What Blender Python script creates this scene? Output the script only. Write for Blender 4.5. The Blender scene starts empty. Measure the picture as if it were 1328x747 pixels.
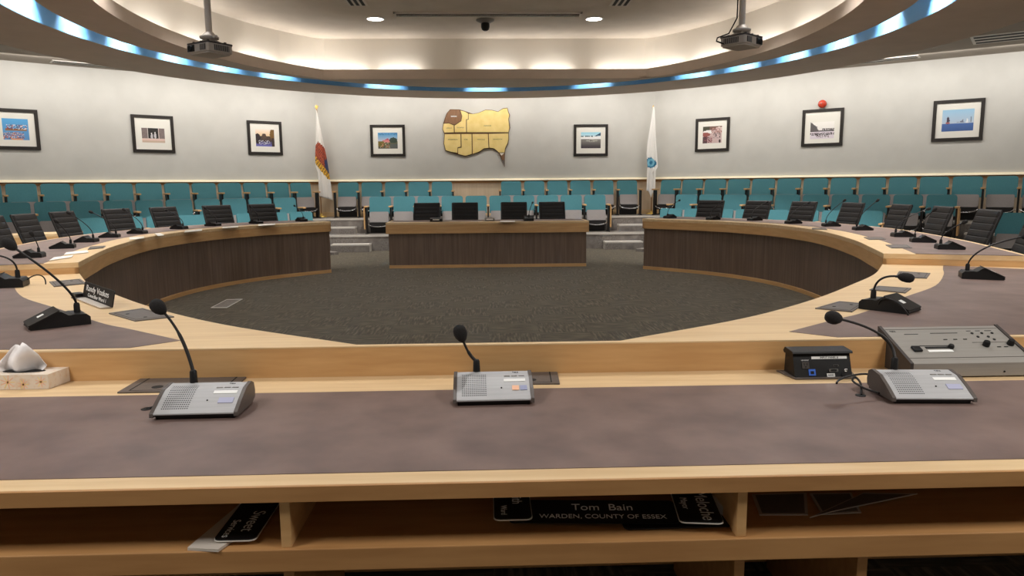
import bpy, math, random
from mathutils import Vector, Matrix
random.seed(7)
PI = math.pi
scn = bpy.context.scene
COL = scn.collection

# ------------------------------------------------------------------ camera
F, CH, YH = 930.0, 1.45, 241.0
W, HT = 1328, 747
pitch = math.atan((373.5 - YH) / F)
yaw = math.atan(31 / F * math.cos(pitch))
roll = 0.0078
fw = Vector((math.sin(yaw) * math.cos(pitch), math.cos(yaw) * math.cos(pitch), -math.sin(pitch)))
r0 = Vector((math.cos(yaw), -math.sin(yaw), 0))
u0 = r0.cross(fw)
rt = r0 * math.cos(roll) - u0 * math.sin(roll)
up = u0 * math.cos(roll) + r0 * math.sin(roll)
CP = Vector((0, 0, CH))
cam = bpy.data.cameras.new('camera')
cam.sensor_width = 36
cam.lens = 36 * F / W
cam.clip_start = 0.05
camo = bpy.data.objects.new('camera', cam)
COL.objects.link(camo)
camo.matrix_world = Matrix(((rt.x, up.x, -fw.x, 0), (rt.y, up.y, -fw.y, 0), (rt.z, up.z, -fw.z, CH), (0, 0, 0, 1)))
scn.camera = camo

def ray(x, y):
    return fw + rt * ((x - 664) / F) + up * ((373.5 - y) / F)
def onz(x, y, z):
    d = ray(x, y)
    return CP + d * ((z - CH) / d.z)
def ony(x, y, Y):
    d = ray(x, y)
    return CP + d * (Y / d.y)
def onplane(x, y, p0, n):
    d = ray(x, y)
    return CP + d * ((Vector(p0) - CP).dot(n) / d.dot(n))

# ------------------------------------------------------------------ materials
def lin(c):
    return tuple(((v / 255) / 12.92 if v / 255 <= 0.04045 else ((v / 255 + 0.055) / 1.055) ** 2.4) for v in c) + (1,)
MATS = {}
def mat(name, c, rough=0.6, c2=None, scale=(8, 8, 8), detail=4, bump=0.0, metal=0.0, emit=None, bscale=None, lo=.35, hi=.65, spec=None):
    m = bpy.data.materials.new(name)
    m.use_nodes = True
    nt = m.node_tree
    b = nt.nodes['Principled BSDF']
    b.inputs['Base Color'].default_value = lin(c)
    b.inputs['Roughness'].default_value = rough
    b.inputs['Metallic'].default_value = metal
    if spec is not None:
        b.inputs['Specular IOR Level'].default_value = spec
    tc = nt.nodes.new('ShaderNodeTexCoord')
    if c2 is not None or bump:
        mp = nt.nodes.new('ShaderNodeMapping')
        mp.inputs['Scale'].default_value = scale
        nt.links.new(tc.outputs['Object'], mp.inputs['Vector'])
        nz = nt.nodes.new('ShaderNodeTexNoise')
        nz.inputs['Scale'].default_value = 1.0
        nz.inputs['Detail'].default_value = detail
        nt.links.new(mp.outputs[0], nz.inputs['Vector'])
        if c2 is not None:
            rp = nt.nodes.new('ShaderNodeValToRGB')
            rp.color_ramp.elements[0].position = lo
            rp.color_ramp.elements[1].position = hi
            rp.color_ramp.elements[0].color = lin(c)
            rp.color_ramp.elements[1].color = lin(c2)
            nt.links.new(nz.outputs['Fac'], rp.inputs[0])
            nt.links.new(rp.outputs[0], b.inputs['Base Color'])
        if bump:
            bp = nt.nodes.new('ShaderNodeBump')
            bp.inputs['Strength'].default_value = bump
            bp.inputs['Distance'].default_value = 0.01
            src = nz
            if bscale:
                src = nt.nodes.new('ShaderNodeTexNoise')
                src.inputs['Scale'].default_value = bscale
                src.inputs['Detail'].default_value = 3
                nt.links.new(tc.outputs['Object'], src.inputs['Vector'])
            nt.links.new(src.outputs['Fac'], bp.inputs['Height'])
            nt.links.new(bp.outputs[0], b.inputs['Normal'])
    if emit:
        b.inputs['Emission Color'].default_value = lin(emit[0])
        b.inputs['Emission Strength'].default_value = emit[1]
    MATS[name] = m
    return m

mat('wall_paint', (201, 199, 193), .85, (207, 205, 199), (2, 2, 2), 3, .08, bscale=120)
mat('ceiling_paint', (206, 196, 184), .9, (212, 202, 190), (3, 3, 3), 3, .05, bscale=90)
mat('cove_paint', (232, 226, 216), .9)
mat('soffit_paint', (206, 190, 176), .9, (211, 195, 181), (3, 3, 3), 3, .05, bscale=90)
mat('strip_paint', (160, 150, 138), .9)
mat('blue_paint', (104, 164, 212), .5)
mat('maple', (212, 180, 136), .42, (224, 195, 152), (2.2, 26, 26), 5)
mat('maple_edge', (198, 154, 102), .45, (210, 168, 116), (3, 3, 30), 5)
mat('maple_dark', (170, 124, 76), .5, (184, 138, 88), (3, 26, 26), 5)
mat('laminate', (98, 80, 75), .5, (126, 105, 98), (4.5, 4.5, 4.5), 7, lo=.3, hi=.7)
mat('walnut_panel', (102, 84, 71), .6, (122, 102, 87), (34, 34, 1.2), 5)
mat('wainscot', (205, 182, 152), .5, (213, 191, 162), (20, 20, 1.5), 4)
mat('rail_lit_cream', (252, 240, 208), .35)  # cream paled to carry the light caught by the ledge
mat('smoky_sleeve', (172, 160, 152), .3)
mat('teal_fabric', (68, 125, 135), .9, (80, 138, 147), (120, 120, 120), 2, .1)
mat('grey_fabric', (146, 140, 138), .9, (157, 151, 149), (120, 120, 120), 2, .1)
mat('black_leather', (19, 16, 15), .6, (25, 21, 20), (40, 40, 40), 3, .1, spec=.25)
mat('black_plastic', (16, 15, 16), .45, (21, 20, 21), (200, 200, 200), 2, spec=.35)
mat('dark_metal', (32, 29, 28), .45, spec=.35)
mat('grey_plastic', (128, 124, 120), .5)
mat('chrome', (190, 190, 190), .2, metal=1.0)
mat('silver_face', (172, 172, 174), .55, (180, 180, 182), (4, 90, 90), 3, metal=.15)
mat('controller_face', (150, 146, 140), .45, (157, 153, 147), (4, 90, 90), 3, metal=.25)
mat('console_trim', (84, 76, 72), .45)
mat('foam', (22, 20, 20), .95, (32, 29, 29), (300, 300, 300), 2, .3)
mat('white_label', (236, 236, 234), .6)
mat('white_plastic', (225, 222, 216), .45)
mat('lcd', (178, 180, 206), .3)
mat('orange_key', (240, 186, 150), .5)
mat('blue_key', (150, 156, 190), .5)
mat('print_text', (40, 40, 42), .6)
mat('white_text', (238, 238, 238), .6)
mat('paper', (238, 234, 228), .7)
mat('hatch_plate', (88, 80, 76), .45, (96, 88, 84), (60, 60, 60), 2)
mat('black_gap', (10, 9, 9), .8)
mat('frame_black', (36, 31, 28), .4)
mat('mount_board', (236, 233, 224), .8)
mat('gold_finial', (214, 180, 96), .3, metal=.8)
mat('pole_wood', (150, 104, 58), .45)
mat('map_wood', (236, 208, 130), .5, (244, 218, 146), (6, 40, 6), 4)
mat('map_brown', (128, 92, 66), .5, (142, 104, 74), (40, 6, 6), 4)
mat('map_edge', (92, 64, 36), .6)
mat('map_white', (240, 230, 214), .6)
mat('map_grey', (110, 104, 100), .6)
mat('red_gloss', (196, 62, 40), .2)
mat('projector_grey', (172, 164, 156), .5)
mat('projector_dark', (60, 54, 52), .5)
mat('pole_paint', (186, 177, 167), .5)
mat('lamp_glow', (255, 250, 240), .5, emit=((255, 248, 238), 9.0))
mat('bulb_glow', (255, 252, 245), .5, emit=((240, 248, 255), 14.0))
mat('vent_metal', (206, 200, 192), .5)
mat('blue_socket', (60, 110, 215), .4)
mat('socket_dark', (58, 52, 48), .5)
mat('tissue', (244, 240, 240), .9)
mat('carton', (226, 214, 200), .6, (214, 184, 150), (30, 60, 30), 4, lo=.5, hi=.75)
mat('clear_plastic', (205, 196, 186), .35, spec=.4)
def attr_mat(name, rough):
    m = bpy.data.materials.new(name)
    m.use_nodes = True
    nt = m.node_tree
    a = nt.nodes.new('ShaderNodeAttribute')
    a.attribute_name = 'Col'
    nt.links.new(a.outputs['Color'], nt.nodes['Principled BSDF'].inputs['Base Color'])
    nt.nodes['Principled BSDF'].inputs['Roughness'].default_value = rough
    MATS[name] = m
attr_mat('photo_print', .45)
attr_mat('flag_cloth', .85)
# carpet: short woven dashes in two directions, on square tiles
def carpet(name, a, b, c):
    m = bpy.data.materials.new(name)
    m.use_nodes = True
    nt = m.node_tree
    N, L = nt.nodes, nt.links
    bs = N['Principled BSDF']
    bs.inputs['Roughness'].default_value = .95
    bs.inputs['Specular IOR Level'].default_value = .15
    bs.inputs['Sheen Weight'].default_value = .35
    bs.inputs['Sheen Roughness'].default_value = .35
    bs.inputs['Sheen Tint'].default_value = (.75, .7, .6, 1)
    tc = N.new('ShaderNodeTexCoord')
    outs = []
    for sc in ((5, 46, 5), (46, 5, 46)):
        mp = N.new('ShaderNodeMapping')
        mp.inputs['Scale'].default_value = sc
        nz = N.new('ShaderNodeTexNoise')
        nz.inputs['Scale'].default_value = 1
        nz.inputs['Detail'].default_value = 4
        L.new(tc.outputs['Object'], mp.inputs['Vector'])
        L.new(mp.outputs[0], nz.inputs['Vector'])
        outs.append(nz)
    ck = N.new('ShaderNodeTexChecker')
    ck.inputs['Scale'].default_value = 2.0
    L.new(tc.outputs['Object'], ck.inputs['Vector'])
    mx = N.new('ShaderNodeMix')
    mx.data_type = 'FLOAT'
    L.new(ck.outputs['Fac'], mx.inputs[0])
    L.new(outs[0].outputs['Fac'], mx.inputs[2])
    L.new(outs[1].outputs['Fac'], mx.inputs[3])
    rp = N.new('ShaderNodeValToRGB')
    e = rp.color_ramp.elements
    e[0].position, e[1].position = .33, .68
    e[0].color, e[1].color = lin(a), lin(c)
    k = e.new(.5)
    k.color = lin(b)
    L.new(mx.outputs[0], rp.inputs[0])
    L.new(rp.outputs[0], bs.inputs['Base Color'])
    bp = N.new('ShaderNodeBump')
    bp.inputs['Strength'].default_value = .3
    bp.inputs['Distance'].default_value = .01
    L.new(mx.outputs[0], bp.inputs['Height'])
    L.new(bp.outputs[0], bs.inputs['Normal'])
    MATS[name] = m
carpet('carpet', (50, 46, 39), (72, 66, 56), (108, 100, 86))
carpet('tier_carpet', (104, 98, 94), (118, 112, 107), (134, 128, 122))
mat('nosing', (178, 172, 164), .8, (190, 184, 176), (60, 60, 60), 2)

# ------------------------------------------------------------------ mesh builder
class MB:
    def __init__(s):
        s.v, s.f, s.m, s.sm, s.mats = [], [], [], [], []
    def mi(s, name):
        if name not in s.mats:
            s.mats.append(name)
        return s.mats.index(name)
    def add(s, vs, fs, m, M=None, smooth=False):
        o = len(s.v)
        s.v += [tuple(M @ Vector(v)) if M else tuple(v) for v in vs]
        k = s.mi(m)
        for f in fs:
            s.f.append([i + o for i in f])
            s.m.append(k)
            s.sm.append(smooth)
        return s
    def box(s, c, d, m, M=None):
        x, y, z = c
        a, b, e = d[0] / 2, d[1] / 2, d[2] / 2
        vs = [(x + i * a, y + j * b, z + k * e) for k in (-1, 1) for j in (-1, 1) for i in (-1, 1)]
        return s.add(vs, [(0, 2, 3, 1), (4, 5, 7, 6), (0, 1, 5, 4), (2, 6, 7, 3), (0, 4, 6, 2), (1, 3, 7, 5)], m, M)
    def prism(s, poly, z0, z1, m, M=None, side=None):
        n = len(poly)
        a = sum(poly[i][0] * poly[(i + 1) % n][1] - poly[(i + 1) % n][0] * poly[i][1] for i in range(n))
        if a < 0:
            poly = poly[::-1]
        vs = [(p[0], p[1], z0) for p in poly] + [(p[0], p[1], z1) for p in poly]
        s.add(vs, [tuple(range(n - 1, -1, -1)), tuple(range(n, 2 * n))], m, M)
        return s.add(vs, [(i, (i + 1) % n, n + (i + 1) % n, n + i) for i in range(n)], side or m, M)
    def slab(s, A, B, z0, z1, m, closed=False, M=None, smooth=False):
        # band between two matching outlines A (inner) and B (outer)
        n = len(A)
        vs = [(p[0], p[1], z) for z in (z0, z1) for P in (A, B) for p in P]
        fs = []
        R = range(n if closed else n - 1)
        for i in R:
            j = (i + 1) % n
            a0, a1, b0, b1 = i, j, n + i, n + j
            fs += [(a0, b0, b1, a1), (2 * n + a0, 2 * n + a1, 2 * n + b1, 2 * n + b0),
                   (a0, a1, 2 * n + a1, 2 * n + a0), (b0, 2 * n + b0, 2 * n + b1, b1)]
        if not closed:
            for i in (0, n - 1):
                fs.append((i, 2 * n + i, 3 * n + i, n + i))
        return s.add(vs, fs, m, M, smooth)
    def tube(s, pts, r, m, n=10, M=None, cap=True):
        pts = [Vector(p) for p in pts]
        rs = r if isinstance(r, (list, tuple)) else [r] * len(pts)
        vs, fs = [], []
        ref = None
        for i, p in enumerate(pts):
            t = (pts[min(i + 1, len(pts) - 1)] - pts[max(i - 1, 0)]).normalized()
            if ref is None:
                ref = t.orthogonal().normalized()
            ref = (ref - t * ref.dot(t)).normalized()
            b = t.cross(ref)
            for k in range(n):
                a = 2 * PI * k / n
                vs.append(p + (ref * math.cos(a) + b * math.sin(a)) * rs[i])
        for i in range(len(pts) - 1):
            for k in range(n):
                k2 = (k + 1) % n
                fs.append((i * n + k, i * n + k2, (i + 1) * n + k2, (i + 1) * n + k))
        s.add(vs, fs, m, M, True)
        if cap:
            s.add(vs, [tuple(range(n - 1, -1, -1)), tuple(range((len(pts) - 1) * n, len(pts) * n))], m, M)
        return s
    def lathe(s, prof, m, n=20, M=None, smooth=True):
        vs, fs = [], []
        for r, z in prof:
            for k in range(n):
                a = 2 * PI * k / n
                vs.append((r * math.cos(a), r * math.sin(a), z))
        for i in range(len(prof) - 1):
            for k in range(n):
                k2 = (k + 1) % n
                fs.append((i * n + k, i * n + k2, (i + 1) * n + k2, (i + 1) * n + k))
        s.add(vs, fs, m, M, smooth)
        return s.add(vs, [tuple(range(n - 1, -1, -1)), tuple(range((len(prof) - 1) * n, len(prof) * n))], m, M)
    def ball(s, c, r, m, n=14, M=None):
        rx, ry, rz = r if isinstance(r, (tuple, list)) else (r, r, r)
        T = Matrix.Translation(c) @ Matrix.Diagonal((rx, ry, rz, 1))
        pr = [(max(math.sin(PI * i / n), .02), -math.cos(PI * i / n)) for i in range(n + 1)]
        return s.lathe(pr, m, n + 6, (M @ T) if M else T)
    def mesh(s, name):
        me = bpy.data.meshes.new(name)
        me.from_pydata(s.v, [], s.f)
        for k in s.mats:
            me.materials.append(MATS[k])
        me.polygons.foreach_set('material_index', s.m)
        me.polygons.foreach_set('use_smooth', s.sm)
        me.update()
        return me

def setp(o, label=None, cat=None, group=None, kind=None):
    if label: o['label'] = label
    if cat: o['category'] = cat
    if group: o['group'] = group
    if kind: o['kind'] = kind
    return o
def bev(o, w=.004, seg=2):
    if w:
        b = o.modifiers.new('bevel', 'BEVEL')
        b.width = w
        b.segments = seg
        b.limit_method = 'ANGLE'
        b.angle_limit = math.radians(35)
    return o
def root(name, loc, rz, label, cat, group=None):
    o = bpy.data.objects.new(name, None)
    o.empty_display_size = .05
    COL.objects.link(o)
    o.location = loc
    o.rotation_euler = (0, 0, rz)
    return setp(o, label, cat, group)
def part(name, mb, parent=None, bevel=0, label=None, world=False):
    """one mesh object; world=True: geometry given in world coordinates under an unrotated parent"""
    o = bpy.data.objects.new(name, mb.mesh(name))
    COL.objects.link(o)
    if parent:
        o.parent = parent
        if world:
            p, q = parent, Vector((0, 0, 0))
            while p:
                q = q + Vector(p.location)
                p = p.parent
            o.location = -q
    bev(o, bevel)
    if label: o['label'] = label
    return o
def struct(name, mb, label, cat='room shell', bevel=0):
    o = part(name, mb, None, bevel)
    return setp(o, label, cat, None, 'structure')
def copy_tree(o, parent=None):
    c = o.copy()
    COL.objects.link(c)
    c.parent = parent
    for ch in list(o.children):
        copy_tree(ch, c)
    return c
def text_mb(txt, size, m, M, mb=None, align='CENTER', depth=.0006, sx=1.0):
    cu = bpy.data.curves.new('t', 'FONT')
    cu.body = txt
    cu.size = size
    cu.align_x = align
    cu.align_y = 'CENTER'
    cu.extrude = depth
    o = bpy.data.objects.new('t', cu)
    COL.objects.link(o)
    dg = bpy.context.evaluated_depsgraph_get()
    me = bpy.data.meshes.new_from_object(o.evaluated_get(dg))
    mb = mb or MB()
    mb.add([(v.co.x * sx, v.co.y, v.co.z) for v in me.vertices], [tuple(p.vertices) for p in me.polygons], m, M)
    bpy.data.objects.remove(o)
    bpy.data.curves.remove(cu)
    bpy.data.meshes.remove(me)
    return mb
def T(x, y, z): return Matrix.Translation((x, y, z))
def RX(a): return Matrix.Rotation(a, 4, 'X')
def RY(a): return Matrix.Rotation(a, 4, 'Y')
def RZ(a): return Matrix.Rotation(a, 4, 'Z')
def rrect(x0, y0, x1, y1, r, top_only=False, n=4):
    pts = []
    for (cx, cy, a0) in ((x1 - r, y1 - r, 0), (x0 + r, y1 - r, 90), (x0 + r, y0 + r, 180), (x1 - r, y0 + r, 270)):
        if top_only and a0 >= 180:
            pts.append((x0, y0) if a0 == 180 else (x1, y0))
            continue
        for k in range(n + 1):
            a = math.radians(a0 + 90 * k / n)
            pts.append((cx + r * math.cos(a), cy + r * math.sin(a)))
    return pts
def spline(pts, n):
    """Catmull-Rom through 2D points, n samples"""
    P = [Vector(p) for p in pts]
    P = [P[0] * 2 - P[1]] + P + [P[-1] * 2 - P[-2]]
    out = []
    segs = len(P) - 3
    for k in range(n):
        t = k / (n - 1) * segs
        i = min(int(t), segs - 1)
        t -= i
        a, b, c, d = P[i:i + 4]
        out.append(.5 * ((2 * b) + (c - a) * t + (2 * a - 5 * b + 4 * c - d) * t * t + (3 * b - a - 3 * c + d) * t ** 3))
    return out
def offset(pts, d):
    """offset an open 2D polyline to its left by d"""
    out = []
    for i, p in enumerate(pts):
        t = (pts[min(i + 1, len(pts) - 1)] - pts[max(i - 1, 0)]).normalized()
        out.append(p + Vector((-t.y, t.x)) * d)
    return out
ORD = ['first', 'second', 'third', 'fourth', 'fifth', 'sixth', 'seventh', 'eighth', 'ninth', 'tenth', 'eleventh', 'twelfth',
       'thirteenth', 'fourteenth', 'fifteenth', 'sixteenth', 'seventeenth']

# ------------------------------------------------------------------ room shell
ZC, ZS, ZB = 3.93, 3.52, .70            # outer ceiling, soffit, back tier
ZA = .355
CX, CY = 4.3, 18.6
def wing(sg, o, s):
    """point on the seating wing: o = distance from the wing wall, s = distance along it from the corner"""
    return Vector((4.3 * sg - .616 * sg * o + .788 * sg * s, 18.6 - .788 * o - .616 * s))
LW = 9.0
def wl(o, far=LW):
    """line parallel to the back walls at distance o: left wing, centre, right wing"""
    k = o * .3495                         # mitre between the centre wall and a wing
    return [wing(-1, o, far), Vector((-4.3 + k, 18.6 - o)), Vector((4.3 - k, 18.6 - o)), wing(1, o, far)]
xs = wing(1, 0, LW).x
ys = wing(1, 0, LW).y
mb = MB()
mb.box((0, 8, -.05), (2 * xs + 2, 24, .1), 'carpet')
struct('floor', mb, 'dark patterned carpet floor of the council chamber', 'floor')
def wall_seg(name, a, b, label):
    a, b = Vector(a), Vector(b)
    t = (b - a).normalized()
    n = Vector((-t.y, t.x))
    mb = MB()
    mb.prism([a, b, b + n * .15, a + n * .15], 0, 4.6, 'wall_paint')
    return struct(name, mb, label, 'wall')
P = wl(0)
wall_seg('wall_back', P[2], P[1], 'pale grey back wall with the wooden county map') if False else None
def wall_out(name, a, b, label):
    return wall_seg(name, a, b, label)
wall_out('wall_back_left', P[0], P[1], 'pale grey angled wall behind the left bank of seats')
wall_out('wall_back', P[1], P[2], 'pale grey wall carrying the wooden county map')
wall_out('wall_back_right', P[2], P[3], 'pale grey angled wall behind the right bank of seats')
wall_out('wall_right', P[3], Vector((xs, -3.2)), 'pale grey right side wall')
wall_out('wall_left', Vector((-xs, -3.2)), P[0], 'pale grey left side wall')
wall_out('wall_front', Vector((xs, -3.2)), Vector((-xs, -3.2)), 'pale grey wall behind the near desk')
# wainscot panel, shade-brown band and rail paled as if lit, one run per wall
for i, nm in enumerate(('left', 'centre', 'right')):
    def run(o0, o1, z0, z1, m, name, label):
        A, B = wl(o0), wl(o1)
        mb = MB()
        mb.prism([A[i], A[i + 1], B[i + 1], B[i]], z0, z1, m)
        return struct(name, mb, label, 'wall trim')
    run(.002, .03, ZB, 1.53, 'wainscot', 'trim_%d' % (i + 1), 'beige wood panelling under the rail on the %s back wall' % nm)
    run(.002, .05, 1.53, 1.598, 'maple_dark', 'trim_%d' % (i + 4), 'brown wood band coloured as shade under the rail on the %s back wall' % nm)  # dark wood tone carries the shade below the rail
    A, B, B2 = wl(.002), wl(.10), wl(.06)
    mb = MB()
    q = [Vector((p.x, p.y, z)) for P_, z in ((A, 1.592), (B, 1.592), (B2, 1.640), (A, 1.640)) for p in (P_[i], P_[i + 1])]
    mb.add(q, [(0, 1, 3, 2), (2, 3, 5, 4), (4, 5, 7, 6), (6, 7, 1, 0), (0, 2, 4, 6), (1, 7, 5, 3)], 'rail_lit_cream')
    struct('trim_%d' % (i + 7), mb, 'cream chair rail on the %s back wall' % nm, 'wall trim')
    run(.03, .05, ZB, ZB + .12, 'maple', 'baseboard_%s' % ('left', 'back', 'right')[i], 'light wood baseboard of the %s back wall' % nm)
# stadium tiers
def tier(name, o_front, z, label):
    A, B = wl(0), wl(o_front)
    mb = MB()
    poly = A + B[::-1]
    mb.prism(poly, 0, z, 'tier_carpet')
    o = struct(name, mb, label, 'seating tier')
    C2, D2 = wl(o_front + .012), wl(o_front - .05)
    mb = MB()
    mb.slab([Vector(p) for p in C2], [Vector(p) for p in D2], z - .035, z + .004, 'nosing')
    part('nosing', mb, o)
    return o
tier('floor_tier_upper', 1.25, ZB, 'upper grey carpeted seating tier')
tier('floor_tier_lower', 2.12, ZA, 'lower grey carpeted seating tier')
ZL0 = .06
for sg, nm in ((-1, 'left'), (1, 'right')):
    mb = MB()
    mb.prism([wing(sg, 2.13, 1.0), wing(sg, 2.13, 9), wing(sg, 3.0, 9), wing(sg, 3.0, 1.0)], 0, ZL0, 'tier_carpet')
    struct('floor_tier_lowest_%s' % nm, mb, 'low carpeted platform under the lowest row of the %s bank' % nm, 'seating tier')
def step(poly, z0, z1, label):
    mb = MB()
    mb.prism(poly, z0, z1, 'tier_carpet')
    cx = sum(p[0] for p in poly) / len(poly)
    cy = sum(p[1] for p in poly) / len(poly)
    o = root('aisle_step', (cx, cy, z0), 0, label, 'step', 'carpeted aisle steps')
    part('tread_block', mb, o, world=True)
    mb = MB()
    n = len(poly)
    mb.prism([(p[0] + (cx - p[0]) * -.004, p[1] + (cy - p[1]) * -.004) for p in poly], z1 - .03, z1 + .004, 'nosing')
    part('nosing', mb, o, world=True)
    return o
for sg, nm in ((-1, 'left'), (1, 'right')):
    q = wl(2.12)
    x0, x1 = 2.66, 3.78
    ya = 18.6 - 2.12 - .014
    step([(sg * x0, ya), (sg * x1 * .93, ya), wing(sg, 2.14, .25)[:], wing(sg, 2.44, .25)[:], (sg * x1 * .9, ya - .3), (sg * x0, ya - .3)][0:2] +
         [(sg * 3.52, ya - .3), (sg * x0, ya - .3)], 0, .175, 'low carpeted step before the lower tier, %s aisle' % nm)
    ya = 18.6 - 1.25 - .014
    step([(sg * 3.13, ya), (sg * 3.83, ya), (sg * 3.78, ya - .3), (sg * 3.13, ya - .3)], ZA, .51, 'carpeted step between the seating tiers, %s aisle' % nm)
    # aisle further round each wing
    step([wing(sg, 1.27, 7.0), wing(sg, 1.27, 7.9), wing(sg, 1.57, 7.9), wing(sg, 1.57, 7.0)], ZA, .51,
         'carpeted step between the seating tiers in the outer %s aisle' % nm)
    step([wing(sg, 2.14, 6.55), wing(sg, 2.14, 7.35), wing(sg, 2.44, 7.35), wing(sg, 2.44, 6.55)], 0, .175,
         'low carpeted step in the outer %s aisle' % nm)

# ceiling: outer plane, soffit ring, blue band, inner ring, cove, top
NA = 128
def ell(a, b, cy, clip=None):
    pts = []
    for k in range(NA):
        th = 2 * PI * (k + .5) / NA
        x, y = a * math.cos(th), cy + b * math.sin(th)
        if clip:
            y = max(clip[0], min(clip[1], y))
        pts.append(Vector((x, y)))
    return pts
def ellc(d):
    """coffer lip outline, d outward: ellipse cut flat at the far and near ends"""
    a, b = 4.55 + d, 5.8 + d
    lim = 4.22 + d
    pts = []
    for k in range(NA):
        th = 2 * PI * (k + .5) / NA
        x, y = a * math.cos(th), b * math.sin(th)
        if abs(y) > lim:
            y = math.copysign(lim, y)
        pts.append(Vector((x, 10.2 + y)))
    return pts
E_so, E_si = ell(7.0, 7.5, 10.1), ell(5.62, 6.27, 10.1)
mb = MB()
rect = []
for p in E_so:                            # blend outwards to the room rectangle
    d = (p - Vector((0, 10.1))).normalized()
    t = min((xs + .1) / max(abs(d.x), 1e-6), (18.8 - 10.1) / d.y if d.y > 1e-6 else 1e9, (10.1 + 3.3) / -d.y if d.y < -1e-6 else 1e9)
    rect.append(Vector((0, 10.1)) + d * t)
corn = [Vector((xs + .1, 18.8)), Vector((-xs - .1, 18.8)), Vector((-xs - .1, -3.3)), Vector((xs + .1, -3.3))]
mb.slab(E_so, rect, ZC, ZC + .1, 'strip_paint', closed=True)
for c in corn:                            # corner fills
    near = sorted(range(NA), key=lambda i: (rect[i] - c).length)[:2]
    a = [i for i in range(NA) if abs(abs(rect[i].x) - abs(c.x)) < 1e-3 and (rect[i].x * c.x > 0) and (rect[i].y - 10.1) * (c.y - 10.1) > 0]
    b = [i for i in range(NA) if abs(rect[i].y - c.y) < 1e-3 and rect[i].x * c.x > 0]
    if a and b:
        ia = max(a, key=lambda i: abs(rect[i].y - 10.1))
        ib = max(b, key=lambda i: abs(rect[i].x))
        mb.prism([rect[ia], c, rect[ib]], ZC, ZC + .1, 'strip_paint')
struct('ceiling_outer', mb, 'pale flat ceiling strip along the walls', 'ceiling')
mb = MB()
mb.slab(E_si, E_so, ZS, ZS + .04, 'soffit_paint', closed=True)
mb.slab(ell(6.96, 7.46, 10.1), E_so, ZS + .04, ZC, 'soffit_paint', closed=True)
struct('ceiling_soffit', mb, 'taupe oval ceiling soffit between the blue light band and the walls', 'ceiling')
mb = MB()
mb.slab(ell(5.61, 6.26, 10.1), ell(5.66, 6.31, 10.1), ZS + .003, ZS + .50, 'blue_paint', closed=True)
mb.slab(ellc(.34), ell(5.66, 6.31, 10.1), ZS + .50, ZS + .53, 'cove_paint', closed=True)
struct('ceiling_light_band', mb, 'oval blue light band lit by white lamps', 'ceiling light band')
ZL, ZT = 3.70, 4.33
ring_o, ring_i = ell(5.2, 5.62, 10.1), ell(5.17, 5.59, 10.1)
mb = MB()
mb.slab(ellc(0), ring_o, ZS, ZS + .03, 'soffit_paint', closed=True)
mb.slab(ellc(0), ellc(.025), ZS + .03, ZL, 'soffit_paint', closed=True)
mb.slab(ring_i, ring_o, ZS + .03, ZS + .10, 'soffit_paint', closed=True)
struct('ceiling_ring', mb, 'taupe oval ring with a raised lip around the ceiling coffer', 'ceiling')
mb = MB()
mb.slab(ellc(.025), ellc(.34), ZL - .10, ZL - .07, 'cove_paint', closed=True)
mb.slab(ellc(.30), ellc(.34), ZL - .07, ZT, 'cove_paint', closed=True)
struct('ceiling_cove', mb, 'bright white cove wall rising behind the ceiling lip', 'ceiling')
mb = MB()
mb.prism(ellc(.34), ZT, ZT + .07, 'ceiling_paint')
struct('ceiling', mb, 'raised taupe ceiling panel of the coffer', 'ceiling')

# ------------------------------------------------------------------ lights
def light(name, kind, loc, energy, color=(1, .96, .905), direction=None, **kw):
    l = bpy.data.lights.new(name, kind)
    l.energy = energy
    l.color = color
    for k, v in kw.items():
        setattr(l, k, v)
    o = bpy.data.objects.new(name, l)
    COL.objects.link(o)
    o.location = loc
    if direction:
        o.rotation_euler = Vector(direction).to_track_quat('-Z', 'Y').to_euler()
    return o
LK = dict(cove=4.2, spot=128, panel=125, band=58, wall_fill=9.5, down=165, out=8)
# downlights in the coffer: two in view, the others above the frame
dl = None
spots = [(-1.9, 13.0), (1.9, 13.0), (-3.5, 11.0), (3.5, 11.0), (-3.8, 8.6), (3.8, 8.6), (-2.7, 6.5), (2.7, 6.5), (0, 6.6), (0, 11.0)]
for i, (x, y) in enumerate(spots):
    z = ZT
    if dl is None:
        dl = root('ceiling_downlight', (x, y, z), 0, '', 'ceiling light', 'round downlights in the raised ceiling')
        mb = MB()
        mb.lathe([(.165, 0), (.165, -.012), (.14, -.014), (.14, -.004)], 'white_plastic', 24)
        part('trim_ring', mb, dl)
        mb = MB()
        mb.lathe([(.138, -.004), (.138, -.010), (.06, -.0105)], 'lamp_glow', 24)
        part('lens', mb, dl)
        o = dl
    else:
        o = copy_tree(dl)
        o.location = (x, y, z)
    o['label'] = ('round white ceiling downlight left of the ceiling slot' if i == 0 else 'round white ceiling downlight right of the ceiling slot' if i == 1
                  else 'round white ceiling downlight above the %s' % ['left desk near its far end', 'right desk near its far end', 'middle of the left desk',
                       'middle of the right desk', 'left side near the camera', 'right side near the camera', 'centre near the camera', 'middle of the oval floor'][i - 2])
    if i < 8:
        light('downlight_lamp', 'SPOT', (x, y, z - .03), LK['spot'], spot_size=math.radians(125), spot_blend=.6, shadow_soft_size=.12, direction=(0, 0, -1))
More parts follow.
